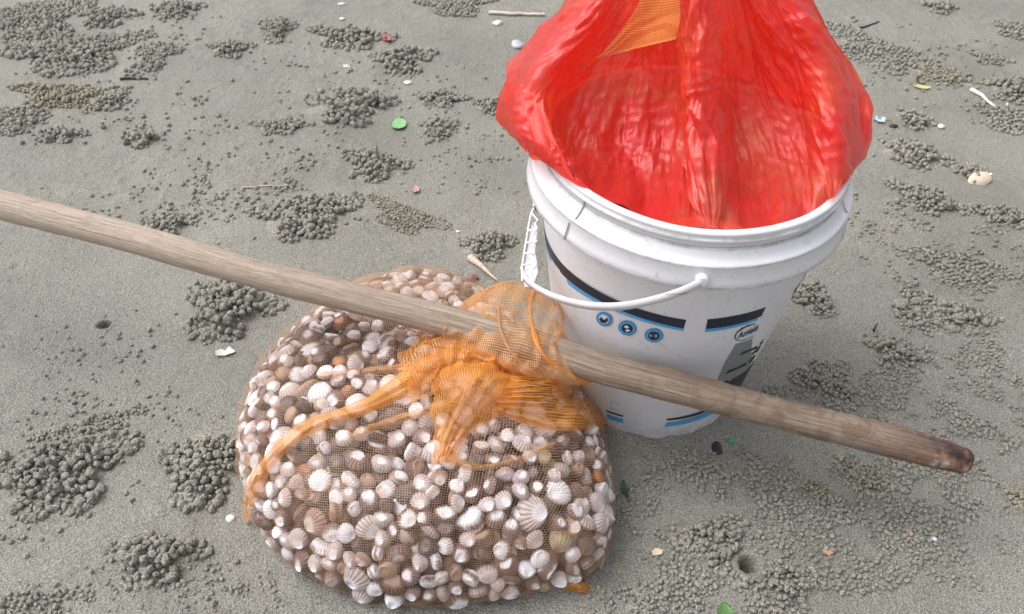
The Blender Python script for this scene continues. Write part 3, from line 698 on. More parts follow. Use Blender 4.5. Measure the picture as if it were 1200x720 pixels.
rungs = [[on_bail(612.5, 311), on_bail(622, 309)], [on_bail(615, 297), on_bail(623, 297)], [on_bail(617, 284), on_bail(624.5, 284)], [on_bail(619, 270), on_bail(627, 270)]]
grip = bpart('grip', tube_obj('grip', [outer, zig] + rungs, .0011, M_BUCKET), handle)
Vw = []; 
for k in range(7):
    o_ = outer[k]; z_ = zig[min(len(zig) - 1, int(k * 2.5))]; Vw += [o_ + AX * -.001, z_ + AX * -.002]
Vw2 = [np.array(v) + pn * (-.006 if pn[2] > 0 else .006) for v in Vw]
bpart('grip_web', mesh_np('grip_web', np.array(Vw2), [(2 * i, 2 * i + 1, 2 * i + 3, 2 * i + 2) for i in range(6)], M_BUCKET), handle)
# pivot boss
for aa_ in (AH, AH + math.pi):
    c = BK(aa_, .1665, .3045); d_ = math.cos(aa_) * E1 + math.sin(aa_) * E2
    V, Fs = tube([c - d_ * .004, c + d_ * .0035, c + d_ * .0040, c + d_ * .0041], [.0062, .0060, .0045, .0002], 20); bpart('handle_pivot', mesh_np('handle_pivot', V, Fs, M_BUCKET))

# ------------------------------------------------------------------ red plastic bag
bag = link('plastic_bag', None); bag.location = B0 + AX * .3; tag(bag, 'crumpled translucent red plastic bag bulging out of the white bucket', 'plastic bag')
def bagpart(name, me):
    o = link(name, me, bag); o.location = -Vector(bag.location); return o
def folds(u, v, seed, n=9, f0=4, f1=12):
    r = np.random.default_rng(seed); h = 0
    for k in range(n):
        a = r.uniform(0, math.pi); f = r.uniform(f0, f1); ph = r.uniform(0, 9)
        q = (u * math.cos(a) + v * math.sin(a)) * f + ph + .8 * vnoise(u * 2.3 + k, v * 2.3, k * 1.7)
        tri = np.abs((q % 1) - .5) * 2
        msk = smooth01(vnoise(u * 2.1 + 5 * k, v * 2.1 + k, 9.1 + k) * 1.6 + .35)
        h = h + (np.abs(tri) ** .8) * msk * (6. / f) ** .9
    return h / n * 2
def dfolds(u, v, seed, n, f0, f1, spread):
    """sharp creases that mostly run along v"""
    r = np.random.default_rng(seed); h = 0
    for k in range(n):
        a = r.normal(0, spread); f = r.uniform(f0, f1); q = (u * math.cos(a) + v * math.sin(a)) * f + r.uniform(0, 9) + .5 * vnoise(u * 1.1 + k, v * .8, k * 1.7)
        msk = smooth01(vnoise(u * 1.3 + 5 * k, v * 1.3 + k, 9.1 + k) * 1.6 + .35)
        h = h + (1 - (1 - np.abs((q % 1) - .5) * 2) ** .75) * msk * (4. / f) ** .9
    return h / n * 2
def pw(x, xs, ys): return np.interp(x, xs, ys)
def px_of(phi): return phi
def buckle(P0, eu, ev, pin, it=220, k_s=.06, k_b=.10, k_a=.004, wrap=False, seed=0, amp=.003, lim=None):
    """relax a film that is eu x ev longer than its envelope P0, so that it buckles into creases. axis 0 = rows, axis 1 = columns"""
    X = P0.copy(); n0, n1 = X.shape[:2]; r = np.random.default_rng(seed)
    nr = normals(P0); A = np.arange(n0)[:, None] * 1.; Bc = np.arange(n1)[None] * 1.
    def per(a, f): return vnoise(A * f + seed, np.cos(Bc * 2 * math.pi / n1) * n1 * f / 6.3 + 3, np.sin(Bc * 2 * math.pi / n1) * n1 * f / 6.3) if wrap else vnoise(A * f + seed, Bc * f, 3.3)
    X += nr * (amp * (per(0, .10) + .6 * per(0, .25) + .3 * r.normal(size=(n0, n1))))[..., None]
    if wrap: Lu = np.linalg.norm(np.roll(P0, -1, 1) - P0, axis=-1) * eu
    else: Lu = np.linalg.norm(P0[:, 1:] - P0[:, :-1], axis=-1) * (eu[:, :-1] if np.ndim(eu) else eu)
    Lv = np.linalg.norm(P0[1:] - P0[:-1], axis=-1) * ev
    free = (1 - pin)[..., None]
    for q in range(it):
        # stretch along columns
        for par in (0, 1):
            if wrap:
                a = np.arange(par, n1, 2); b = (a + 1) % n1
                if n1 % 2 and par == 0: a = a[:-1]; b = b[:-1]
            else: a = np.arange(par, n1 - 1, 2); b = a + 1
            d = X[:, b] - X[:, a]; l = np.linalg.norm(d, axis=-1, keepdims=True); c = d * (.5 * (1 - Lu[:, a, None] / l)); X[:, a] += c * free[:, a]; X[:, b] -= c * free[:, b]
        for par in (0, 1):
            a = np.arange(par, n0 - 1, 2); b = a + 1
            d = X[b] - X[a]; l = np.linalg.norm(d, axis=-1, keepdims=True); c = d * (.5 * (1 - Lv[a][..., None] / l)); X[a] += c * free[a]; X[b] -= c * free[b]
        # bending: smooth a little; keep near the envelope
        if wrap: lu = np.roll(X, 1, 1) + np.roll(X, -1, 1) - 2 * X
        else: lu = np.zeros_like(X); lu[:, 1:-1] = X[:, 2:] + X[:, :-2] - 2 * X[:, 1:-1]
        lv = np.zeros_like(X); lv[1:-1] = X[2:] + X[:-2] - 2 * X[1:-1]
        kb = k_b if q < it * .8 else k_b * .5
        X += free * (kb * (lu + lv) + k_a * (P0 - X))
        if lim is not None: X = lim(X)
    return X
def upsample(P): return lerp_rows(P, P.shape[0] * 2 - 1, P.shape[1] * 2 - 1)
def multi(P, eu, ev, seed, wrap, lim, pinrows, stages):
    """coarse buckling first (big folds), then finer and finer crinkles on top"""
    n0, n1 = P.shape[:2]; d = stages[0][0]
    i0 = np.linspace(0, n0 - 1, n0 // d).round().astype(int); i1 = (np.linspace(0, n1, n1 // d, endpoint=False) if wrap else np.linspace(0, n1 - 1, n1 // d)).round().astype(int)
    X = P[np.ix_(i0, i1)]; E = np.broadcast_to(eu, (n0, n1))[np.ix_(i0, i1)]
    for k, (d, ex, evx, it, ka, am) in enumerate(stages):
        pin = np.zeros(X.shape[:2]); pin[0] = 1; pin[:, 0] = pin[:, -1] = 0 if wrap else 1
        if pinrows: pin[-1] = 1
        m_ = 1 + (E - 1) * ex
        X = buckle(X, m_, 1 + (ev - 1) * evx, pin, it, k_b=.05, k_a=ka, wrap=wrap, seed=seed + k, amp=am, lim=lim)
        if k < len(stages) - 1:
            if wrap:
                Y = np.concatenate([X[:, -3:], X, X[:, :4]], 1); Y = lerp_rows(Y, X.shape[0] * 2 - 1, Y.shape[1] * 2 - 1); X = Y[:, 6:6 + 2 * X.shape[1]]
                E = np.repeat(E, 2, 1); E = np.vstack([np.repeat(E, 2, 0)[:-1]])
            else: X = upsample(X); E = np.repeat(np.repeat(E, 2, 0), 2, 1)[:-1, :-1]
    return X

def KY(px, py, Y):
    d = fw + RX * (px - 600) / F + UX * (360 - py) / F; return C0 + d * (Y / d[1])
LIP = .3395
def front_rows():
    r0 = [(700, -45, .85), (722, -45, .84), (745, -45, .83), (768, -45, .81), (786, -45, .79), (812, -45, .765), (838, -45, .79), (858, -45, .81), (880, -45, .82), (908, -45, .84), (938, -45, .86)]
    r1 = [(650, 18, .87), (690, 22, .835), (722, 26, .845), (758, 26, .83), (787, 22, .795), (815, 18, .755), (846, 20, .79), (872, 20, .815), (902, 16, .80), (934, 14, .815), (958, 24, .86)]
    r2 = [(602, 68, .86), (640, 72, .80), (684, 76, .845), (742, 82, .835), (792, 80, .795), (819, 78, .735), (850, 76, .80), (886, 76, .835), (930, 68, .80), (966, 64, .795), (1002, 84, .86)]
    r3 = [(589, 122, .81), (616, 130, .755), (672, 140, .80), (740, 146, .81), (796, 142, .775), (823, 140, .712), (853, 140, .78), (892, 142, .81), (942, 134, .785), (982, 122, .745), (1021, 138, .82)]
    r4 = [(602, 160, .785), (632, 172, .715), (680, 194, .745), (748, 206, .752), (800, 206, .725), (829, 204, .680), (860, 205, .722), (898, 205, .745), (944, 198, .735), (980, 184, .715), (1010, 182, .79)]
    rows = [[KY(*q) for q in r] for r in (r0, r1, r2, r3, r4)]
    r5 = [(621, 184, .354), (648, 192, .356), (687, 227, .346), (748, 254, LIP), (802, 267, LIP), (833, 270, LIP), (864, 270, LIP), (900, 268, LIP), (944, 257, LIP), (976, 236, LIP), (991, 210, .350)]
    rows.append([G(*q) for q in r5]); return np.array(rows)
FR = front_rows()
# ease the hollows between rim, rope and side folds
for k in range(1, 5):
    for c_ in range(1, 10):
        o_ = FR[k, c_] - C0; f_ = (FR[k, 0] + FR[k, -1]) / 2 * .35 + FR[k, 5] * .65
        want = f_[1]; now = FR[k, c_][1]; FR[k, c_] = C0 + o_ * ((now + (want - now) * (.52 if now > want else .0)) / now)
def inside_lip(P):
    q = P - B0; zz = q @ AX; rv = q - zz[..., None] * AX; rr_ = np.linalg.norm(rv, axis=-1)
    lim_ = np.where(zz < .349, .1432, 1.0); return P - rv * (np.clip(rr_ - lim_, 0, None) / np.maximum(rr_, 1e-6))[..., None]
def film_part(name, rows, n0, n1, eu, seed, amp, sgn_out, stages, mesh_uv=(5, 1.6)):
    P = lerp_rows(rows, n0, n1); P = multi(P, eu, 1.0, seed, False, None, True, stages)
    P = upsample(P); v = np.linspace(0, 1, P.shape[0])[:, None]; u = np.linspace(0, 1, P.shape[1])[None]
    ed = smooth01(np.minimum(u, 1 - u) * 14) * smooth01((1 - v) * 12)
    uf = (u - .5) * (3.2 - 1.2 * v) * 1.0                                      # folds fan out from the neck
    fc = .75 * dfolds(uf * 2.2, v * 1.0, seed, 12, 1.0, 4.0, .35) + .42 * dfolds(uf * 6, v * 2.2, seed + 20, 12, 1.0, 4.0, .5) + .16 * dfolds(uf * 15, v * 5, seed + 30, 12, 1.0, 4.0, .7) + .38
    fc = fc + .45 * smooth01(vnoise(u * 5, v * 4, 8.8) * 1.5 + .45) * (dfolds(uf * 3.6 + .5 * vnoise(u * 9, v * 7, 2.), v * 3.4 + .5 * vnoise(u * 8, v * 7, 5.), seed + 50, 11, 1.2, 4.0, 1.4) - .5) + .22 * (dfolds(uf * 9, v * 8, seed + 60, 10, 1.2, 3.6, 1.4) - .5)
    if name == 'bag_front': rp = np.exp(-((u - .5 - .02 * np.sin(v * 5)) / .06) ** 2); fc = fc + .9 * rp * (np.abs(((u * 34 + 1.2 * vnoise(u * 8, v * 2.5, 3.)) % 1) - .5) * 2 + .5 * np.abs(((u * 71 + 1.2 * vnoise(u * 12, v * 4, 4.)) % 1) - .5) * 2 - .6)
    nn_ = normals(P); bot = smooth01((1 - v) * 9) if sgn_out else 1.0; P = P + nn_ * (amp * (.25 + .75 * ed) * bot * (fc - .95))[..., None]
    uvb = np.stack(np.broadcast_arrays(u * mesh_uv[0], v * mesh_uv[1]), -1).reshape(-1, 2)
    return bagpart(name, mesh_np(name, P.reshape(-1, 3), grid_faces(*P.shape[:2]), M_FILM, True, None, uvb)), P
ST = [(8, 1.2, 1.6, 140, .006, .008), (4, .25, .5, 90, 0, .002), (2, .03, .2, 30, 0, .0003), (1, .0, .0, 12, 0, .0)]
bag_front, PF = film_part('bag_front', FR, 136, 240, 1.12, 5, .0080, 1, ST)
# the far side closes the bag behind
BR = []
for k in range(6):
    a_, b_ = FR[k][0], FR[k][-1]; row = []
    for t in np.linspace(0, 1, 9):
        q = a_ * (1 - t) + b_ * t; dep = [.05, .08, .10, .11, .12, .0][k] * math.sin(math.pi * t) ** .6; q = q + np.array([0, dep, .0]); row.append(q)
    BR.append(row)
a0 = math.atan2((FR[5][0] - B0) @ E2, (FR[5][0] - B0) @ E1) % (2 * math.pi); a1 = math.atan2((FR[5][-1] - B0) @ E2, (FR[5][-1] - B0) @ E1)
BR[5] = [BK(np.array(a0 + (a1 - a0) * t), np.array(.150 if 0 < t < 1 else .150), np.array(.352)) for t in np.linspace(0, 1, 9)]
BR[5][0] = FR[5][0]; BR[5][-1] = FR[5][-1]
film_part('bag_back', np.array(BR), 72, 120, 1.08, 25, .006, 1, ST)
# folded flap hanging over the rim at the left, and a small one at the right
film_part('rim_flap', np.array([[KY(597, 96, .80), KY(622, 110, .765), KY(640, 128, .75)], [KY(590, 138, .785), KY(615, 150, .725), KY(648, 170, .705)], [KY(606, 160, .775), KY(628, 174, .705), KY(662, 196, .69)], [G(624, 182, .358), G(646, 193, .3565), G(688, 224, .350)]]), 56, 56, 1.08, 35, .003, 1, ST[:2], (1, .6))
film_part('rim_flap', np.array([[KY(975, 100, .80), KY(992, 96, .80), KY(1014, 108, .83)], [KY(972, 140, .745), KY(992, 142, .735), KY(1022, 140, .80)], [KY(968, 176, .72), KY(988, 184, .725), KY(1008, 180, .78)], [G(972, 232, .352), G(984, 222, .352), G(992, 206, .352)]]), 56, 56, 1.08, 45, .003, 1, ST[:2], (1, .6))

from mathutils.bvhtree import BVHTree
_bm = bpy.data.meshes['bag_front']; bvh = BVHTree.FromPolygons([v.co[:] for v in _bm.vertices], [tuple(p.vertices) for p in _bm.polygons])
def on_bagfilm(px, py, off):
    d = RAY(px, py); h = bvh.ray_cast(Vector(C0), Vector(d))[0]
    return (np.array(h) if h is not None else C0 + d * .86) - d * off
def film_sheet(name, rows, mat, cells, nu, nv, pleat, pf, seed):
    P = lerp_rows(np.array([[on_bagfilm(*q) for q in r] for r in rows]), nu, nv); nn_ = normals(P); nn_ *= -np.sign((nn_ * (P - C0)).sum(-1, keepdims=True))
    u = np.linspace(0, 1, nu)[:, None]; v = np.linspace(0, 1, nv)[None]
    h = pleat * (np.abs(((u * pf[0] + v * pf[1] + .9 * vnoise(u * 3, v * 3, seed)) % 1) - .5) * 2 - .5)
    P = P + nn_ * h[..., None]; uv = np.stack(np.meshgrid(np.linspace(0, cells[0], nu), np.linspace(0, cells[1], nv), indexing='ij'), -1).reshape(-1, 2)
    return link(name, mesh_np(name, P.reshape(-1, 3), grid_faces(nu, nv), mat, True, {'dens': np.full(nu * nv, .75)}, uv))
pn_ = film_sheet('orange_net_patch', [[(757, -30, .006), (780, -30, .008), (800, -30, .006)], [(748, 5, .005), (774, 3, .007), (797, 0, .006)], [(730, 32, .005), (762, 30, .006), (797, 24, .006)], [(708, 60, .004), (748, 52, .005), (794, 40, .004)], [(694, 70, .003), (735, 60, .004), (792, 46, .003)]], M_NETB, (36, 30), 80, 60, .001, (2, 1), 3)
tag(pn_, 'orange net fabric showing between the folds of the red bag', 'net')
# ------------------------------------------------------------------ things inside the bucket, seen through the film
V = ICO2 * np.array([.05, .03, .055]); V3, F3 = ico(4)
lump = V3 * (1 + .12 * fbm(V3[:, 0] * 2, V3[:, 1] * 2, V3[:, 2] * 2, 3)[:, None])
w_ = link('white_inner_bag', mesh_np('white_inner_bag', lump * [.060, .024, .026] + BK(np.array(math.radians(-90)), np.array(.098), np.array(.290)), F3, plain('white_film', (.75, .70, .72), .4, .5, .1, 40, .4)))
tag(w_, 'pale crumpled bundle glimpsed through the red film at the bucket front', 'bundle')
w2 = link('dark_shell_load', mesh_np('dark_shell_load', lump * [.112, .108, .03] + BK(np.array(0.), np.array(.0), np.array(.235)), F3, plain('dark_shells', (.09, .06, .06), .6, .4, .5, 60, .6)))
tag(w2, 'dark load glimpsed through the red film inside the bucket', 'load')

# ------------------------------------------------------------------ dome of the shell bag
def dome_H(x, y):
    return .132 + .008 * vnoise(x * 9, y * 9, .7) + .010 * np.exp(-((x + .03) ** 2 + (y - .68) ** 2) / .006) - .02 * smooth01((.50 - y) / .1)
def dome(phi, s, off=0.):
    """s=0 at the top, 1 at the widest, >1 tucks under"""
    th = (1 - np.clip(s, 0, 1) ** 1.55) * math.pi / 2
    rho = np.cos(th) ** .62; R_ = footR(phi); over = np.clip(s - 1, 0, 1)
    rr = rho * R_ * (1 - over * .9)
    x = CX + rr * np.cos(phi); y = CY + rr * np.sin(phi)
    z = .026 + (dome_H(x, y) - .026) * np.sin(th) ** .92 - over * .30
    return np.stack([x, y, np.maximum(z, .002)], -1)
def dome_z(x, y):
    a = math.atan2(y - CY, x - CX); r = math.hypot(x - CX, y - CY) / float(footR(a))
    if r >= 1: return 0.
    c = r ** (1 / .62); return .026 + (float(dome_H(x, y)) - .026) * (1 - c * c) ** .46
def on_bag(px, py, off=.0):
    d = RAY(px, py)
    for s in np.arange(.5, 1.3, .002):
        q = C0 + d * s
        if q[2] - off < dome_z(q[0], q[1]): break
    return q

# shells -------------------------------------------------------------
def shell_mesh(seed, tint, nv=73, nu=9, nribs=18, name='cockle'):
    r = np.random.default_rng(seed)
    wd = r.uniform(.90, 1.18); skew = r.uniform(-.12, .12); fat = r.uniform(.26, .35)
    v = np.linspace(-1, 1, nv); u = np.linspace(0, 1, nu)[:, None]
    ang = v * math.radians(180)                             # round the margin, hinge at the top
    mx = .5 * wd * np.sin(ang) * (1 + .08 * np.cos(ang)); my = -.46 * np.cos(ang) * (1 + .0 * v) + skew * np.sin(ang) * .4
    rib = (.5 + .5 * np.cos(v * nribs * math.pi)) ** .6
    bx, by = skew * .2, .36
    g = u ** .86
    x = bx + (mx - bx) * g; y = by + (my - by) * g
    h = fat * ((1 - u ** 2.6) ** .62) * (.55 + .45 * smooth01(u / .38)) 
    y = y + .10 * (1 - smooth01(u / .3)); x = x * (1 - .22 * np.clip(y / .5, 0, 1) ** 2)
    ribh = .036 * (rib - .5) * smooth01((u - .15) * 1.8) 
    z = h * (1 - .12 * np.abs(v) ** 3 * (u < .9)) + ribh
    edge = 1 + .035 * (rib - .5) * u; x = x * edge; y = y * edge
    V1 = np.stack([x, y, z + 0 * x], -1).reshape(-1, 3); V2 = V1 * [1, 1, -1]
    # tilt whole so umbones sit above
    F1 = grid_faces(nu, nv); F2 = F1[:, ::-1] + len(V1)
    uu = (u + 0 * v).ravel(); rb = (rib + 0 * u).ravel(); n2 = 2 * len(V1)
    at = {'u': np.tile(uu, 2), 'rib': np.tile(rb, 2), 'tint': np.full(n2, float(tint)), 'rnd': np.full(n2, r.uniform())}
    return np.vstack([V1, V2]), np.vstack([F1, F2]), at
TINTN = ['chalky white', 'white and brown striped', 'pinkish cream', 'dull brown', 'rusty orange brown', 'dark grey-brown', 'yellowish tan']
tw = np.array([.42, .35, .06, .06, .015, .085, .01]); tw /= tw.sum()
SM = {}
for ti in range(7):
    for k in range(5 if ti < 3 else 3):
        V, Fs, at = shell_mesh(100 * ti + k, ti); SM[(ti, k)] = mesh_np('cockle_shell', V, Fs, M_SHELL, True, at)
cand = 14000
ph_c = rng.uniform(0, 2 * math.pi, cand); s_c = rng.uniform(0, 1.0, cand) ** .55
Pc = dome(ph_c, s_c); e = 1e-3
Nc = np.cross(dome(ph_c + e, s_c) - Pc, dome(ph_c, np.minimum(s_c, .999) - e) - dome(ph_c, np.minimum(s_c, .999))); Nc /= np.linalg.norm(Nc, axis=1, keepdims=True) + 1e-12
Nc *= np.sign((Nc * (Pc - np.array([CX, CY, .0]))).sum(1, keepdims=True))
placed = []; 
sizes = rng.choice([.0165, .0195, .0228, .0265, .034], cand, p=[.30, .34, .21, .11, .04])
for i in range(cand):
    if Pc[i, 2] < .006: continue
    p_ = Pc[i]; ok = True
    for (q, sz, _) in placed:
        dd = p_ - q; m_ = (sz + sizes[i]) * .375
        if abs(dd[0]) < m_ and abs(dd[1]) < m_ and dd @ dd < m_ * m_: ok = False; break
    if ok: placed.append((p_, sizes[i], i))
print('shells in outer layer', len(placed))
def frame(n, tilt, spin):
    n = n / np.linalg.norm(n); a = np.cross(n, [.3, .1, 1.]); a /= np.linalg.norm(a); b = np.cross(n, a)
    Rm = np.column_stack([a, b, n]); ct, st = math.cos(tilt), math.sin(tilt); Rt = np.array([[1, 0, 0], [0, ct, -st], [0, st, ct]]); cs, ss = math.cos(spin), math.sin(spin); Rs = np.array([[cs, -ss, 0], [ss, cs, 0], [0, 0, 1]])
    return Rm @ Rs @ Rt
rec = []
for (p_, sz, i) in placed:
    n_ = Nc[i]; pr = PROJ(p_)[0]; facing = -(n_ @ ((p_ - C0) / np.linalg.norm(p_ - C0)))
    rec.append((sz / pr[2] * max(0, facing + .25) * (1.0 if -20 < pr[1] < 730 else 0), p_, sz, n_, pr, facing))
rec.sort(key=lambda r: -r[0])
def zone(px, py):
    if py < 372 and px > 400: return 'behind the pole' if px < 470 else 'behind the pole mid-bag' if px < 520 else 'behind the pole near the loop'
    if py < 400 and px < 420: return 'at the upper left shoulder'
    if px < 330: return 'on the left bulge' if py < 520 else 'left of the orange band'
    if py > 660: return 'along the bottom seam, left' if px < 500 else 'along the bottom seam, right'
    if px > 660: return 'beside the bucket' if py < 580 else 'in the lower right corner'
    if py < 470 and px < 540: return 'between pole and band'
    if px > 520 and py < 570: return 'below the orange knot'
    if px > 520: return 'in the lower right field'
    if px < 430: return 'below the orange band'
    return 'left of the net tail' if py < 580 else 'in the lower middle'
LAB = []
for j, (w_, p_, sz, n_, pr, facing) in enumerate(rec[:300]):
    ti = int(rng.choice(7, p=tw)); k = int(rng.integers(5 if ti < 3 else 3))
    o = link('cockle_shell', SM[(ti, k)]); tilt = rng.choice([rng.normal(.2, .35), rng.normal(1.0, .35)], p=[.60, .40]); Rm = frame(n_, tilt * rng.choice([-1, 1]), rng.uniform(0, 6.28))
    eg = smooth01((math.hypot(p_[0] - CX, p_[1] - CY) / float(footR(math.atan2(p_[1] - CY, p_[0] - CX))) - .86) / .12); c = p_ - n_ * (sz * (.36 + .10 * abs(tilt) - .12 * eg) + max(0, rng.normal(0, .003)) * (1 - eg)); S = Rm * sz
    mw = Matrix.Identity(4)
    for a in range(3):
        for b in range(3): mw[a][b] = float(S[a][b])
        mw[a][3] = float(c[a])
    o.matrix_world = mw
    LAB.append((o, ti, sz, tilt, zone(pr[0], pr[1]), pr[0]))
grp = {}
for (o, ti, sz, tilt, zn, px) in LAB:
    base = ('small ' if sz < .0185 else '' if sz < .026 else 'large ') + TINTN[ti] + ' cockle ' + ('' if abs(tilt) < .45 else 'on edge ') + zn
    grp.setdefault(base, []).append((px, o))
ORD = ['leftmost', 'second', 'third', 'fourth', 'fifth', 'sixth', 'seventh', 'eighth', 'ninth', 'tenth']
for base, l_ in grp.items():
    l_.sort(key=lambda q: q[0])
    for k, (px, o) in enumerate(l_):
        lab = base if len(l_) == 1 else 'leftmost ' + base if k == 0 else 'rightmost ' + base if k == len(l_) - 1 else (ORD[k] + ' from left, ' + base if k < 10 else 'further right, ' + base)
        tag(o, lab, 'shell', 'cockle shells inside the orange net bag')
def joined_shells(name, items, label, nv=30, nu=6):
    V = []; Fs = []; A = {k: [] for k in ('u', 'rib', 'tint', 'rnd')}; n = 0; cache = [shell_mesh(900 + k, 0, nv, nu, 13) for k in range(6)]
    for (c, sz, Rm, ti) in items:
        v, f, at = cache[rng.integers(6)]; V.append((v * sz) @ Rm.T + c); Fs.append(f + n); n += len(v)
        A['u'].append(at['u']); A['rib'].append(at['rib']); A['tint'].append(np.full(len(v), float(ti))); A['rnd'].append(np.full(len(v), rng.uniform()))
    o = link(name, mesh_np(name, np.concatenate(V), np.concatenate(Fs), M_SHELL, True, {k: np.concatenate(a) for k, a in A.items()}))
    return tag(o, label, 'shells', kind='stuff')
items = []
for (w_, p_, sz, n_, pr, facing) in rec[300:]:
    if p_[2] < .01 and facing < 0: continue
    items.append((p_ - n_ * sz * .36, sz, frame(n_, rng.normal(0, .5), rng.uniform(0, 6.28)), rng.choice(7, p=tw)))
joined_shells('cockle_shells', items, 'remaining cockle shells round the far sides of the net bag')
items = []; q_ = []
for i in rng.permutation(cand):
    p_ = Pc[i] - Nc[i] * .019
    if p_[2] < .012 or s_c[i] > .97: continue
    if any(abs(p_[0] - q[0]) < .017 and abs(p_[1] - q[1]) < .017 and (p_ - q) @ (p_ - q) < .017 ** 2 for q in q_): continue
    q_.append(p_); items.append((p_, rng.uniform(.020, .028), frame(Nc[i], rng.normal(0, .6), rng.uniform(0, 6.28)), rng.choice(7, p=[.06, .20, .08, .28, .01, .36, .01])))  # mostly brown and dark tints, painting in the darkness of the gaps
    if len(items) > 640: break
joined_shells('buried_cockle_shells', items, 'cockle shells of the layer beneath, seen in the gaps', 24, 5)
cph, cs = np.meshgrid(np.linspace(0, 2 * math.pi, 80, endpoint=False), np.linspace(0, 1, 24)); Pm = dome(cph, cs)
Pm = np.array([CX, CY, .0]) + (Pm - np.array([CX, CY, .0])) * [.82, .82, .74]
tag(link('gap_shade_core', mesh_np('gap_shade_core', Pm.reshape(-1, 3), grid_faces(24, 80, True), plain('painted_gap_shade', (.035, .022, .017), .8, .2, .5, 80, .5))), 'dark core inside the net bag, coloured as shade between the shells', 'shells', kind='stuff')  # inner dome whose near-black colour paints the shade in the shell gaps

# net ----------------------------------------------------------------
netbag = link('net_bag', None); netbag.location = (CX, CY, 0); tag(netbag, 'orange mesh net bag packed with cockle shells and knotted under the pole', 'net bag')
def npart(name, P, mat, cells, dens=1.0, par=netbag):
    nu, nv = P.shape[:2]; uv = np.stack(np.meshgrid(np.linspace(0, cells[0], nu), np.linspace(0, cells[1], nv), indexing='ij'), -1).reshape(-1, 2)
    de = np.broadcast_to(np.asarray(dens, float), (nu, nv)).ravel()
    o = link(name, mesh_np(name, P.reshape(-1, 3), grid_faces(nu, nv), mat, True, {'dens': de}, uv), par); o.location = (-CX, -CY, 0); return o
ng = 260; a_ = np.linspace(-1, 1, ng); gu, gv = np.meshgrid(a_, a_, indexing='ij')
xs, ys = gu * np.sqrt(1 - gv * gv / 2), gv * np.sqrt(1 - gu * gu / 2)
ss = np.hypot(xs, ys); pp = np.arctan2(ys, xs); Pn = dome(pp, ss * 1.07)
nn = normals(Pn); nn *= np.sign((nn * (Pn - np.array([CX, CY, -.05]))).sum(-1, keepdims=True))
Pn = Pn + nn * ((.0035 - .0060 * smooth01((ss - .78) * 5)) + .0022 * fbm(Pn[..., 0] * 45, Pn[..., 1] * 45, Pn[..., 2] * 45, 2) + .0015 * np.abs(vnoise(Pn[..., 0] * 14, Pn[..., 1] * 14, 3.))
                )[..., None]
# tension creases running to the knot
kx, ky = on_bag(560, 455)[:2]; an = np.arctan2(Pn[..., 1] - ky, Pn[..., 0] - kx); dk = np.hypot(Pn[..., 1] - ky, Pn[..., 0] - kx)
cre = (np.abs(((an * 9 + 1.5 * vnoise(an * 3, dk * 6, 2)) % 1) - .5) * 2) ** 3
Pn[..., 2] += .006 * cre * np.exp(-dk / .09)
backd = smooth01((Pn[..., 1] - .74) / .06)
dens = 1 + 1.0 * np.exp(-dk / .04) + 1.1 * backd + .9 * smooth01((ss - .86) * 7)
npart('net', Pn, M_NET, (245, 245), dens)

def strip_on_bag(name, pts_, mat, cells, nu=160, nv=26, lift=.004, pleat=.0015, npl=3, dens=1.0):
    """pts_: (px, py, half width px, lift m) ; a gathered ribbon of net lying on the bag"""
    C = []; 
    for (px, py, hw, lf_) in pts_:
        q = on_bag(px, py, lf_); C.append((*q, hw * PROJ(q)[0, 2] / F))
    C = lerp_rows(np.array(C)[:, None].repeat(2, 1), nu, 2)[:, 0]
    T = np.gradient(C[:, :3], axis=0); T /= np.linalg.norm(T, axis=1, keepdims=True); vd = C[:, :3] - C0; vd /= np.linalg.norm(vd, axis=1, keepdims=True)
    S = np.cross(T, vd); S /= np.linalg.norm(S, axis=1, keepdims=True); up_ = np.cross(S, T); up_ *= np.sign(up_[:, 2:3])
    w = np.linspace(-1, 1, nv)[None]; ii = np.linspace(0, 1, nu)[:, None]
    hgt = lift * (1 - w ** 2) + pleat * np.sin(w * math.pi * npl + 3 * vnoise(ii * 6, w * .5, 3.1)) + pleat * 1.2 * vnoise(ii * 26, w * 2.2, 8.) - .002 * np.abs(w) ** 3
    hw = C[:, 3:4] * (1 + .22 * vnoise(ii * 11, 0, 2.2) + .1 * vnoise(ii * 30, 0, 5.2))
    P = C[:, None, :3] + S[:, None] * (w * hw)[..., None] + up_[:, None] * hgt[..., None]
    return npart(name, P, mat, cells, dens)
strip_on_bag('seam_band', [(560, 418, 12, .014), (525, 418, 12, .012), (497, 434, 13, .010), (462, 458, 12, .008), (424, 478, 10, .007), (388, 490, 9, .006), (352, 506, 10, .006), (322, 533, 9, .006), (303, 560, 8, .005), (294, 590, 8, .004), (293, 612, 6, .004)], M_NETO, (170, 9), dens=1.0, pleat=.0007, lift=.005, npl=2)
strip_on_bag('net_fold', [(520, 424, 6, .006), (480, 430, 5, .005), (440, 434, 5, .005), (400, 438, 4, .004), (372, 441, 3, .004)], M_NETL, (80, 6), 90, 12, .003, .0006)
strip_on_bag('net_fold', [(545, 470, 8, .006), (500, 482, 6, .006), (455, 495, 5, .005), (410, 512, 4, .004)], M_NETL, (80, 6), 90, 12, .003, .0006)
strip_on_bag('net_fold', [(522, 535, 6, .006), (560, 548, 4, .005), (600, 540, 3, .005), (650, 520, 3, .004)], M_NETL, (80, 6), 90, 12, .002, .0005)

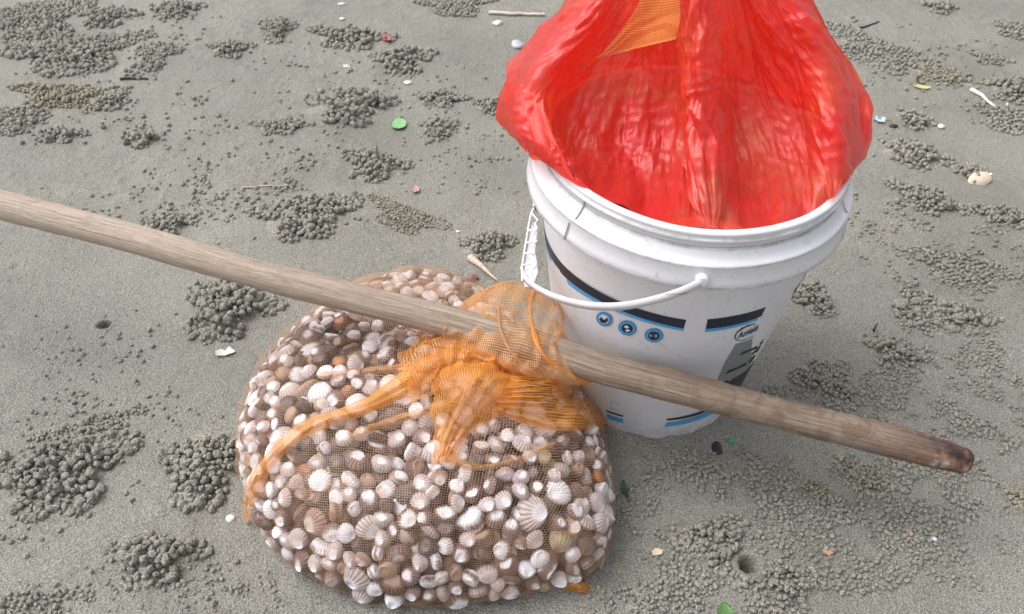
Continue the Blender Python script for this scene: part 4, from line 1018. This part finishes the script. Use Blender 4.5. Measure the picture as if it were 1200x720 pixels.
def sheet(name, rows, mat, cells, nu=90, nv=90, pleat=.002, pf=(3, 8), seed=1, dens=1.0, bagz=False):
    """rows of (px, py, z) (z above the sand, or above the bag when bagz)"""
    C = [[(on_bag(a, b, z) if bagz else G(a, b, z)) for (a, b, z) in r] for r in rows]
    P = lerp_rows(np.array(C), nu, nv); nn = normals(P); nn *= np.sign(nn[..., 2:3]) * np.sign(np.abs(nn[..., 2:3]) + 1e-9)
    u = np.linspace(0, 1, nu)[:, None]; v = np.linspace(0, 1, nv)[None]
    h = pleat * (np.abs(((u * pf[0] + v * pf[1] + .9 * vnoise(u * 3, v * 3, seed)) % 1) - .5) * 2 - .5) + pleat * .8 * fbm(u * 7, v * 7, seed * 3.3, 3)
    return npart(name, P + nn * h[..., None], mat, cells, dens)
# broad gathered fan to the right of the knot
sheet('net_gather', [[(585, 438, .016), (620, 436, .020), (655, 437, .018), (690, 441, .014), (706, 452, .008)],
                     [(580, 455, .030), (615, 452, .034), (655, 452, .028), (690, 456, .018), (709, 466, .008)],
                     [(578, 470, .026), (612, 474, .026), (650, 478, .020), (688, 482, .012), (711, 488, .005)],
                     [(576, 480, .010), (604, 492, .006), (645, 505, .005), (684, 504, .004), (713, 504, .003)]], M_NETO, (24, 80), pleat=.0028, pf=(7, .8), seed=2, bagz=True, dens=.8)
# hood of net at the left of the knot
sheet('net_hood', [[(470, 412, .004), (495, 393, .012), (525, 386, .016), (556, 392, .014), (572, 406, .010)],
                   [(468, 430, .006), (496, 410, .026), (528, 403, .034), (560, 408, .028), (580, 420, .016)],
                   [(472, 450, .005), (500, 436, .024), (530, 426, .028), (560, 426, .022), (584, 432, .014)],
                   [(482, 472, .002), (508, 462, .008), (536, 452, .012), (560, 446, .012), (584, 444, .010)]], M_NETO, (40, 44), pleat=.004, pf=(2, 5), seed=4, bagz=True, dens=.78)
# swirl that turns into the hanging tail
sheet('net_swirl', [[(505, 446, .012), (522, 430, .028), (552, 424, .034), (582, 430, .034), (604, 446, .022), (616, 462, .010)],
                    [(508, 464, .014), (526, 446, .038), (554, 438, .050), (582, 444, .046), (600, 460, .028), (606, 474, .010)],
                    [(504, 486, .012), (524, 468, .032), (548, 460, .040), (570, 466, .034), (582, 478, .020), (588, 488, .006)],
                    [(508, 508, .008), (520, 496, .020), (534, 490, .024), (546, 492, .018), (554, 498, .010), (558, 503, .003)],
                     [(508, 526, .006), (514, 519, .012), (522, 515, .014), (531, 517, .011), (537, 520, .006), (540, 524, .003)],
                     [(505, 552, .003), (509, 547, .006), (515, 543, .007), (521, 542, .006), (527, 545, .004), (532, 549, .002)]], M_NETO, (74, 50), 150, 110, pleat=.0028, pf=(.6, 6), seed=6, bagz=True, dens=.85)
for k, (x, y, r_) in enumerate([(578, 424, 13), (600, 428, 13), (622, 430, 12), (640, 433, 9)]):
    sheet('net_ruffle', [[(x - r_, y - r_ * .9, .010), (x, y - r_ * 1.2, .014), (x + r_, y - r_ * .7, .010)],
                         [(x - r_ * 1.1, y, .024), (x, y - 2, .034), (x + r_ * 1.2, y + 2, .022)],
                         [(x - r_ * .8, y + r_, .008), (x + 2, y + r_, .012), (x + r_ * 1.1, y + r_, .008)]], M_NETO, (16, 18), 40, 40, .003, (1, 5), 7 + k, .7, True)
# pale net sheet looped over the pole
sheet('net_loop', [[(528, 372, .115), (552, 352, .125), (580, 345, .125), (612, 352, .125), (640, 362, .12), (655, 372, .115)],
                   [(540, 362, .155), (563, 340, .175), (592, 331, .185), (622, 338, .18), (648, 352, .17), (661, 368, .155)],
                   [(528, 378, .178), (560, 360, .186), (592, 352, .190), (622, 358, .188), (645, 372, .182), (657, 390, .178)],
                   [(522, 392, .178), (552, 388, .184), (585, 390, .186), (615, 396, .186), (640, 404, .184), (658, 412, .180)],
                   [(520, 402, .160), (548, 412, .168), (580, 424, .170), (612, 434, .170), (645, 440, .166), (676, 446, .160)],
                   [(540, 412, .145), (565, 426, .150), (595, 436, .150), (625, 444, .150), (660, 450, .146), (692, 451, .145)]], M_NETL, (62, 66), 140, 140, .003, (2, 5), 9, .95)
strip = lambda name, path, r_, mat, cells: None
# rolled hems of the loop
def hem(name, pts_, r_, mat):
    P0 = lerp_rows(np.array([G(*q) for q in pts_])[:, None].repeat(2, 1), 90, 2)[:, 0]
    rr = r_ * (1 + .35 * vnoise(np.linspace(0, 9, 90), 0, len(pts_)))
    V, Fs = tube(P0, rr, 10); de = np.full(len(V), .9); uv = np.stack([np.repeat(np.linspace(0, 60, 90), 10), np.tile(np.linspace(0, 6, 10), 90)], -1)
    o = link(name, mesh_np(name, V, Fs, mat, True, {'dens': de}, uv), netbag); o.location = (-CX, -CY, 0)
hem('loop_hem', [(522, 398, .165), (520, 388, .182), (535, 372, .184), (552, 356, .18), (575, 338, .183), (600, 331, .186), (630, 340, .18), (652, 355, .17), (660, 372, .16), (657, 390, .172), (648, 404, .185)], .0018, M_NETL)
hem('loop_hem', [(627, 338, .182), (622, 352, .190), (622, 372, .190), (626, 392, .188), (634, 412, .186), (655, 432, .168), (692, 450, .146)], .0028, M_NETO)
hem('loop_hem', [(586, 352, .190), (585, 370, .190), (588, 392, .188), (600, 414, .182), (622, 434, .168), (650, 446, .152)], .0016, M_NETL)
# spare corner of net leaning on the bucket right of the loop
sheet('net_corner', [[(648, 362, .10), (660, 362, .115), (672, 372, .11), (690, 390, .10), (702, 404, .09)],
                     [(645, 380, .12), (660, 378, .135), (675, 386, .13), (690, 400, .115), (703, 410, .10)],
                     [(640, 400, .11), (656, 402, .12), (674, 406, .12), (690, 410, .11), (703, 416, .10)]], M_NETO, (22, 34), pleat=.003, pf=(4, 3), seed=12, dens=.62)
sheet('net_corner', [[(655, 682, .016), (668, 678, .020), (682, 679, .016), (690, 683, .010)],
                     [(657, 688, .022), (669, 686, .026), (683, 686, .022), (692, 690, .010)],
                     [(664, 692, .006), (674, 694, .008), (684, 697, .006), (691, 697, .003)]], M_NETO, (14, 22), 40, 40, .002, (2, 4), 14, .8)
sheet('net_lip', [[(478, 383, .012), (488, 385, .016), (500, 390, .016), (516, 392, .012)],
                  [(476, 386, .020), (490, 390, .026), (503, 395, .024), (518, 399, .016)],
                  [(482, 392, .008), (494, 398, .012), (508, 404, .010), (520, 408, .008)]], M_NETL, (12, 26), 40, 50, .002, (2, 3), 15, .9, True)

# ------------------------------------------------------------------ pole
pk = [(-330, 150, .262), (-160, 196, .246), (-60, 223, .235), (0, 240, .228), (150, 278, .212), (300, 321, .197), (450, 358, .183), (600, 397, .170), (700, 430, .163), (775, 449, .157), (860, 471, .148), (950, 494, .138), (1050, 518, .126), (1100, 531, .120), (1132, 540, .116)]
PC = lerp_rows(np.array([G(*q) for q in pk])[:, None].repeat(2, 1), 320, 2)[:, 0]
al = np.concatenate([[0], np.cumsum(np.linalg.norm(np.diff(PC, axis=0), axis=1))]); al = al - al[int(np.argmin(np.abs(PROJ(PC)[:, 0])))]
pxs = PROJ(PC)[:, 0]; half = np.interp(pxs, [-60, 0, 300, 600, 800, 950, 1060, 1100, 1125, 1137], [17.3, 17.3, 17.5, 19, 19, 18.5, 20, 19, 16.5, 14.5])
rad = half * PROJ(PC)[:, 2] / F
na = 40; a = np.linspace(0, 2 * math.pi, na, endpoint=False)
T = np.gradient(PC, axis=0); T /= np.linalg.norm(T, axis=1, keepdims=True); A = np.cross(T, [0, 0, 1.]); A /= np.linalg.norm(A, axis=1, keepdims=True); B = np.cross(A, T)
rr = rad[:, None] * (1 + .035 * vnoise(al[:, None] * 14, np.cos(a)[None] * 1.3, np.sin(a)[None] * 1.3) + .02 * vnoise(al[:, None] * 60, np.cos(a)[None] * 3, np.sin(a)[None] * 3))
tipm = smooth01((pxs - 1040) / 80)[:, None]; rr = rr * (1 - .12 * tipm * np.clip(np.sin(a)[None] + .3, 0, 1) + .05 * tipm * vnoise(al[:, None] * 150, np.cos(a)[None] * 5, np.sin(a)[None] * 5))
V = PC[:, None] + rr[..., None] * (np.cos(a)[None, :, None] * A[:, None] + np.sin(a)[None, :, None] * B[:, None])
V = V.reshape(-1, 3); n_ = len(V); endc = PC[-1] + T[-1] * .003
Fs = [tuple(f) for f in grid_faces(320, na, True)]
ring2 = PC[-1] + (V[-na:] - PC[-1]) * .80 + T[-1] * .0035; ring3 = PC[-1] + (V[-na:] - PC[-1]) * .4 + T[-1] * .0015
V = np.vstack([V, ring2, ring3, endc, V[:na].mean(0)]); 
for k in range(na):
    j = (k + 1) % na
    Fs += [(n_ - na + k, n_ + k, n_ + j, n_ - na + j), (n_ + k, n_ + na + k, n_ + na + j, n_ + j), (n_ + na + k, n_ + 2 * na, n_ + na + j), (k, j, n_ + 2 * na + 1)]
uv = np.vstack([np.stack([np.repeat(al, na), np.tile(np.abs(a / math.pi - 1), 320)], -1), np.tile([[al[-1], .5]], (2 * na + 1, 1)), [[al[0], .5]]])
pole = link('wooden_pole', mesh_np('wooden_pole', V, Fs, M_WOOD, True, None, uv)); tag(pole, 'long weathered wooden pole resting across the net bag with a dark chipped end', 'pole')
tp_ = PROJ(PC); 
q = PC - B0; zq = q @ AX; rq = np.linalg.norm(q - zq[:, None] * AX, axis=1); print('pole clearance to bucket', (rq - rbody(zq) - rad).min(), 'tip along', al[-1])

# ------------------------------------------------------------------ small things on the sand
M_WSH = plain('white_shell', (.62, .60, .57), .4, .5, .12, 120, .3); M_CRM = plain('cream_shell', (.62, .52, .40), .45, .4, .25, 60, .3)
M_STRAW = plain('dry_straw', (.50, .42, .30), .7, .2, .3, 60); M_DARKT = plain('dark_twig', (.06, .05, .04), .8, .2, .3, 60); M_GREEN = plain('green_leaf', (.22, .42, .18), .5, .4, .3, 60, .3)
M_GREEND = plain('fresh_leaf', (.07, .18, .04), .4, .5, .3, 80, .3); M_RED = plain('red_scrap', (.55, .10, .11), .5, .4, .3); M_PINK = plain('pink_scrap', (.45, .27, .24), .5, .4, .2)
M_BLUS = plain('blue_scrap', (.42, .55, .70), .4, .5, .2); M_BLK = plain('black_scrap', (.02, .018, .03), .5, .5, .3); M_GREYS = plain('grey_shell', (.42, .43, .48), .35, .5, .25, 80, .2)
M_ORNG = plain('orange_scrap', (.45, .27, .16), .5, .4, .2); M_YEL = plain('yellow_scrap', (.50, .47, .22), .5, .4, .2)
def thing(name, P, Fs, mat, label, cat, smooth=True, group=None):
    c = P.mean(0); c = np.array([c[0], c[1], P[:, 2].min()]); o = link(name, mesh_np(name, P - c, Fs, mat, smooth), loc=c); return tag(o, label, cat, group)
def valve(px, py, wpx, hpx, deg, mat, label, tilt=.25, name='shell', lift=.0015):
    """single cupped shell valve lying on the sand"""
    V, Fs, at = shell_mesh(int(px), 0, 44, 8, 14); V = V[:len(V) // 2]; Fs = Fs[:len(Fs) // 2]
    inner_ = V * [.94, .94, .86] - [0, 0, .01]; n0 = len(V); V = np.vstack([V, inner_]); Fs = np.vstack([Fs, Fs[:, ::-1] + n0])
    c = G(px, py); s = PROJ(c)[0, 2] / F; V = V * [wpx * s, hpx * s * 1.35, min(wpx, hpx) * s * .9]; V = rotz(V, math.radians(deg)); 
    ct, st = math.cos(tilt), math.sin(tilt); V = np.stack([V[:, 0], V[:, 1] * ct - V[:, 2] * st, V[:, 1] * st + V[:, 2] * ct], -1)
    V = V + [c[0], c[1], float(ground_h(np.array(c[0]), np.array(c[1]))) + lift - V[:, 2].min() * .6]
    return thing(name, V, Fs, mat, label, 'shell')
def stick(px0, py0, px1, py1, rpx, mat, label, name='twig', zz_=.002, taper=.5, bend=.0):
    a_, b_ = G(px0, py0), G(px1, py1); n = 24; t = np.linspace(0, 1, n)[:, None]; P = a_ + (b_ - a_) * t; 
    side_ = np.cross(b_ - a_, [0, 0, 1]); P = P + side_ * (bend * np.sin(t * math.pi)) + side_ * .02 * vnoise(t * 5, px0, 1)
    r_ = rpx * PROJ(a_)[0, 2] / F; P[:, 2] = ground_h(P[:, 0], P[:, 1]) + r_ * .7 + zz_ * .3; V, Fs = tube(P, r_ * (1 - (1 - taper) * t[:, 0]) , 8)
    return thing(name, V, Fs, mat, label, 'stick' if 'twig' in name or 'stick' in name else 'stalk')
def leaf(px, py, wpx, hpx, deg, mat, label, name='leaf', cat='leaf', ragged=0., lift=.003):
    c = G(px, py); s = PROJ(c)[0, 2] / F; nr, na_ = 7, 30; r_ = np.linspace(0, 1, nr)[:, None]; a_ = np.linspace(0, 2 * math.pi, na_, endpoint=False)[None]
    ed = 1 + ragged * vnoise(np.cos(a_) * 2 + px, np.sin(a_) * 2, py * .1); x = r_ * ed * np.cos(a_) * wpx * s / 2; y = r_ * ed * np.sin(a_) * hpx * s / 2 * 1.45
    V = rotz(np.stack([x, y, 0 * x], -1).reshape(-1, 3), math.radians(deg)); V[:, 2] = lift + .12 * wpx * s * (np.hypot(V[:, 0], V[:, 1]) / (wpx * s)) ** 2 * 2 - .0006 * np.abs(np.sin(40 * V[:, 0] / (wpx * s)))
    lo = V - [0, 0, .0007]; n0 = len(V); F0 = grid_faces(nr, na_, True); V = np.vstack([V, lo]) + [c[0], c[1], float(ground_h(np.array(c[0]), np.array(c[1])))]
    rim = np.array([((nr - 1) * na_ + k, (nr - 1) * na_ + (k + 1) % na_, n0 + (nr - 1) * na_ + (k + 1) % na_, n0 + (nr - 1) * na_ + k) for k in range(na_)])
    return thing(name, V, np.vstack([F0, F0[:, ::-1] + n0, rim]), mat, label, cat)
def lumpy(px, py, wpx, hpx, zpx, mat, label, name='pebble', cat='pebble'):
    c = G(px, py); s = PROJ(c)[0, 2] / F; V = V3l * (1 + .25 * vnoise(V3l[:, 0] * 1.3 + px, V3l[:, 1] * 1.3, V3l[:, 2] * 1.3)[:, None]) * [wpx * s / 2, hpx * s * .65, zpx * s / 2]
    V = V + [c[0], c[1], float(ground_h(np.array(c[0]), np.array(c[1]))) + zpx * s * .25]; return thing(name, V, F3l, mat, label, cat)
V3l, F3l = ico(3)
valve(1147, 212, 28, 15, 15, M_CRM, 'cream clam shell half lying open at the right', .35, 'clam_shell')
leaf(1149, 210, 22, 9, 12, M_WSH, 'white inner face of the clam shell at the right', 'shell_flake', 'shell', .2, .008)
leaf(467, 147, 20, 17, 0, M_GREEN, 'round pale green leaf in the upper middle', ragged=.2, lift=.004)
leaf(847, 722, 20, 14, 0, M_GREEND, 'fresh green leaf cut by the bottom border', ragged=.5)
leaf(731, 580, 7, 16, 10, plain('dark_leaf', (.03, .07, .03), .5, .4, .3), 'dark green leaf fragment right of the net bag', ragged=.3)
for a_ in [(583, 30, 14, 9, 'white round shell at the top beside the pale stick', M_WSH), (606, 55, 20, 14, 'grey shell touching the red bag at its upper left', M_GREYS), (1104, 145, 10, 8, 'small white shell chip beside a dark pellet heap', M_WSH),
           (270, 607, 13, 9, 'white shell chip left of the net bag', M_WSH), (400, 5, 10, 5, 'white shell chip at the top edge', M_WSH), (401, 23, 8, 5, 'second white chip below the one at the top edge', M_WSH),
           (478, 97, 12, 6, 'pale shell flake below the round pellet heap', M_WSH), (406, 78, 11, 6, 'pale shell flake left of the red scrap', M_WSH), (1092, 636, 9, 6, 'bluish white shell chip at the lower right', plain('bluish_shell', (.6, .72, .8), .35, .5, .1)),
           (537, 272, 6, 4, 'tiny white bead left above the spire shell', M_WSH), (351, 233, 9, 6, 'white shell bit on the long pellet heap', M_WSH)]:
    lumpy(a_[0], a_[1], a_[2] * .85, a_[3] * .85, a_[3] * .65, a_[5], a_[4], 'shell_chip', 'shell')
leaf(264, 413, 18, 8, 20, M_WSH, 'crushed white shell with dark edge left of the bag', 'shell_flake', 'shell', .7)
leaf(769, 651, 13, 6, 20, M_CRM, 'tan shell fragment at the bottom centre', 'shell_flake', 'shell', .25)
leaf(968, 651, 12, 7, 0, M_ORNG, 'orange shell fragment near the bottom right', 'shell_flake', 'shell', .3)
leaf(453, 47, 11, 11, 30, M_RED, 'small red scrap on the sand near the top', 'plastic_scrap', 'litter', .4)
leaf(487, 224, 8, 9, 0, M_PINK, 'tiny pink scrap above the net bag', 'plastic_scrap', 'litter', .6)
leaf(1030, 142, 11, 9, 0, M_BLUS, 'pale blue plastic scrap right of the red bag', 'plastic_scrap', 'litter', .4)
lumpy(1047, 149, 10, 5, 4, M_BLK, 'black crumb beside the pale blue scrap', 'debris', 'litter')
lumpy(840, 527, 12, 14, 5, M_BLK, 'black mussel fragment below the pole by the bucket', 'mussel_fragment', 'litter')
lumpy(856, 519, 8, 6, 4, plain('teal_scrap', (.05, .28, .2), .5, .5, .3), 'tiny teal scrap beside the black fragment', 'plastic_scrap', 'litter')
leaf(1080, 102, 17, 6, -25, M_YEL, 'yellow plant scrap at upper right', 'plant_scrap', 'leaf', .5)
leaf(1062, 630, 7, 5, 0, M_PINK, 'faint pinkish fragment at the lower right', 'shell_flake', 'shell', .5)
lumpy(553, 327, 14, 8, 7, plain('dark_pink_shell', (.25, .12, .12), .5, .4, .3), 'dark pink shell half hidden behind the net bag', 'shell_chip', 'shell')
stick(573, 20, 638, 22, 2.2, plain('pale_stick', (.62, .57, .48), .6, .3, .2), 'pale dry stick at the top centre', 'stick', .003, .7)
stick(141, 93, 174, 93, 1.6, M_DARKT, 'short dark twig at the upper left', 'twig', .002, .6)
stick(283, 222, 348, 217, 1.1, M_STRAW, 'thin dry stalk above the pole', 'stalk', .002, .6)
stick(1137, 108, 1166, 126, 2.6, plain('white_straw', (.66, .64, .62), .5, .4, .1), 'pale feathery straw end at the right border', 'straw', .003, .5)
stick(1180, 123, 1196, 155, 1.3, M_WSH, 'thin white curved straw at the right border', 'straw', .006, .6, .1)
stick(1022, 392, 1026, 384, 1.6, M_DARKT, 'dark twig stub on the pellet heap right of the bucket', 'twig', .02, .6)
stick(1008, 33, 1030, 25, 1.2, M_DARKT, 'dark twig at the top right of the red bag', 'twig', .002, .6)
stick(1076, 90, 1084, 100, 1.4, M_DARKT, 'dark curved twig beside the yellow plant scrap', 'twig', .002, .6, .2)
stick(800, 624, 812, 628, 1.0, plain('pink_stalk', (.6, .48, .42), .6, .3, .1), 'tiny pale stalk near the burrow hole', 'stalk', .002, .6)
# spire shell
a_, b_ = G(550, 304), G(583, 330); n = 70; t = np.linspace(0, 1, n)[:, None]; P = a_ + (b_ - a_) * t; P[:, 2] = ground_h(P[:, 0], P[:, 1]) + .004
r_ = (.0052 * (1 - t[:, 0]) ** .9 + .0006) * (1 + .16 * np.abs(np.sin(t[:, 0] * math.pi * 8)) - .08); r_[0] = .0008; r_[1] = .003; V, Fs = tube(P, r_, 16)
thing('spire_shell', V, Fs, plain('spire_shell', (.58, .47, .38), .5, .4, .3, 120, .3), 'long pointed spire shell lying behind the net bag', 'shell')
print('objects', len(bpy.data.objects), 'tris', sum(len(m_.polygons) for m_ in bpy.data.meshes))
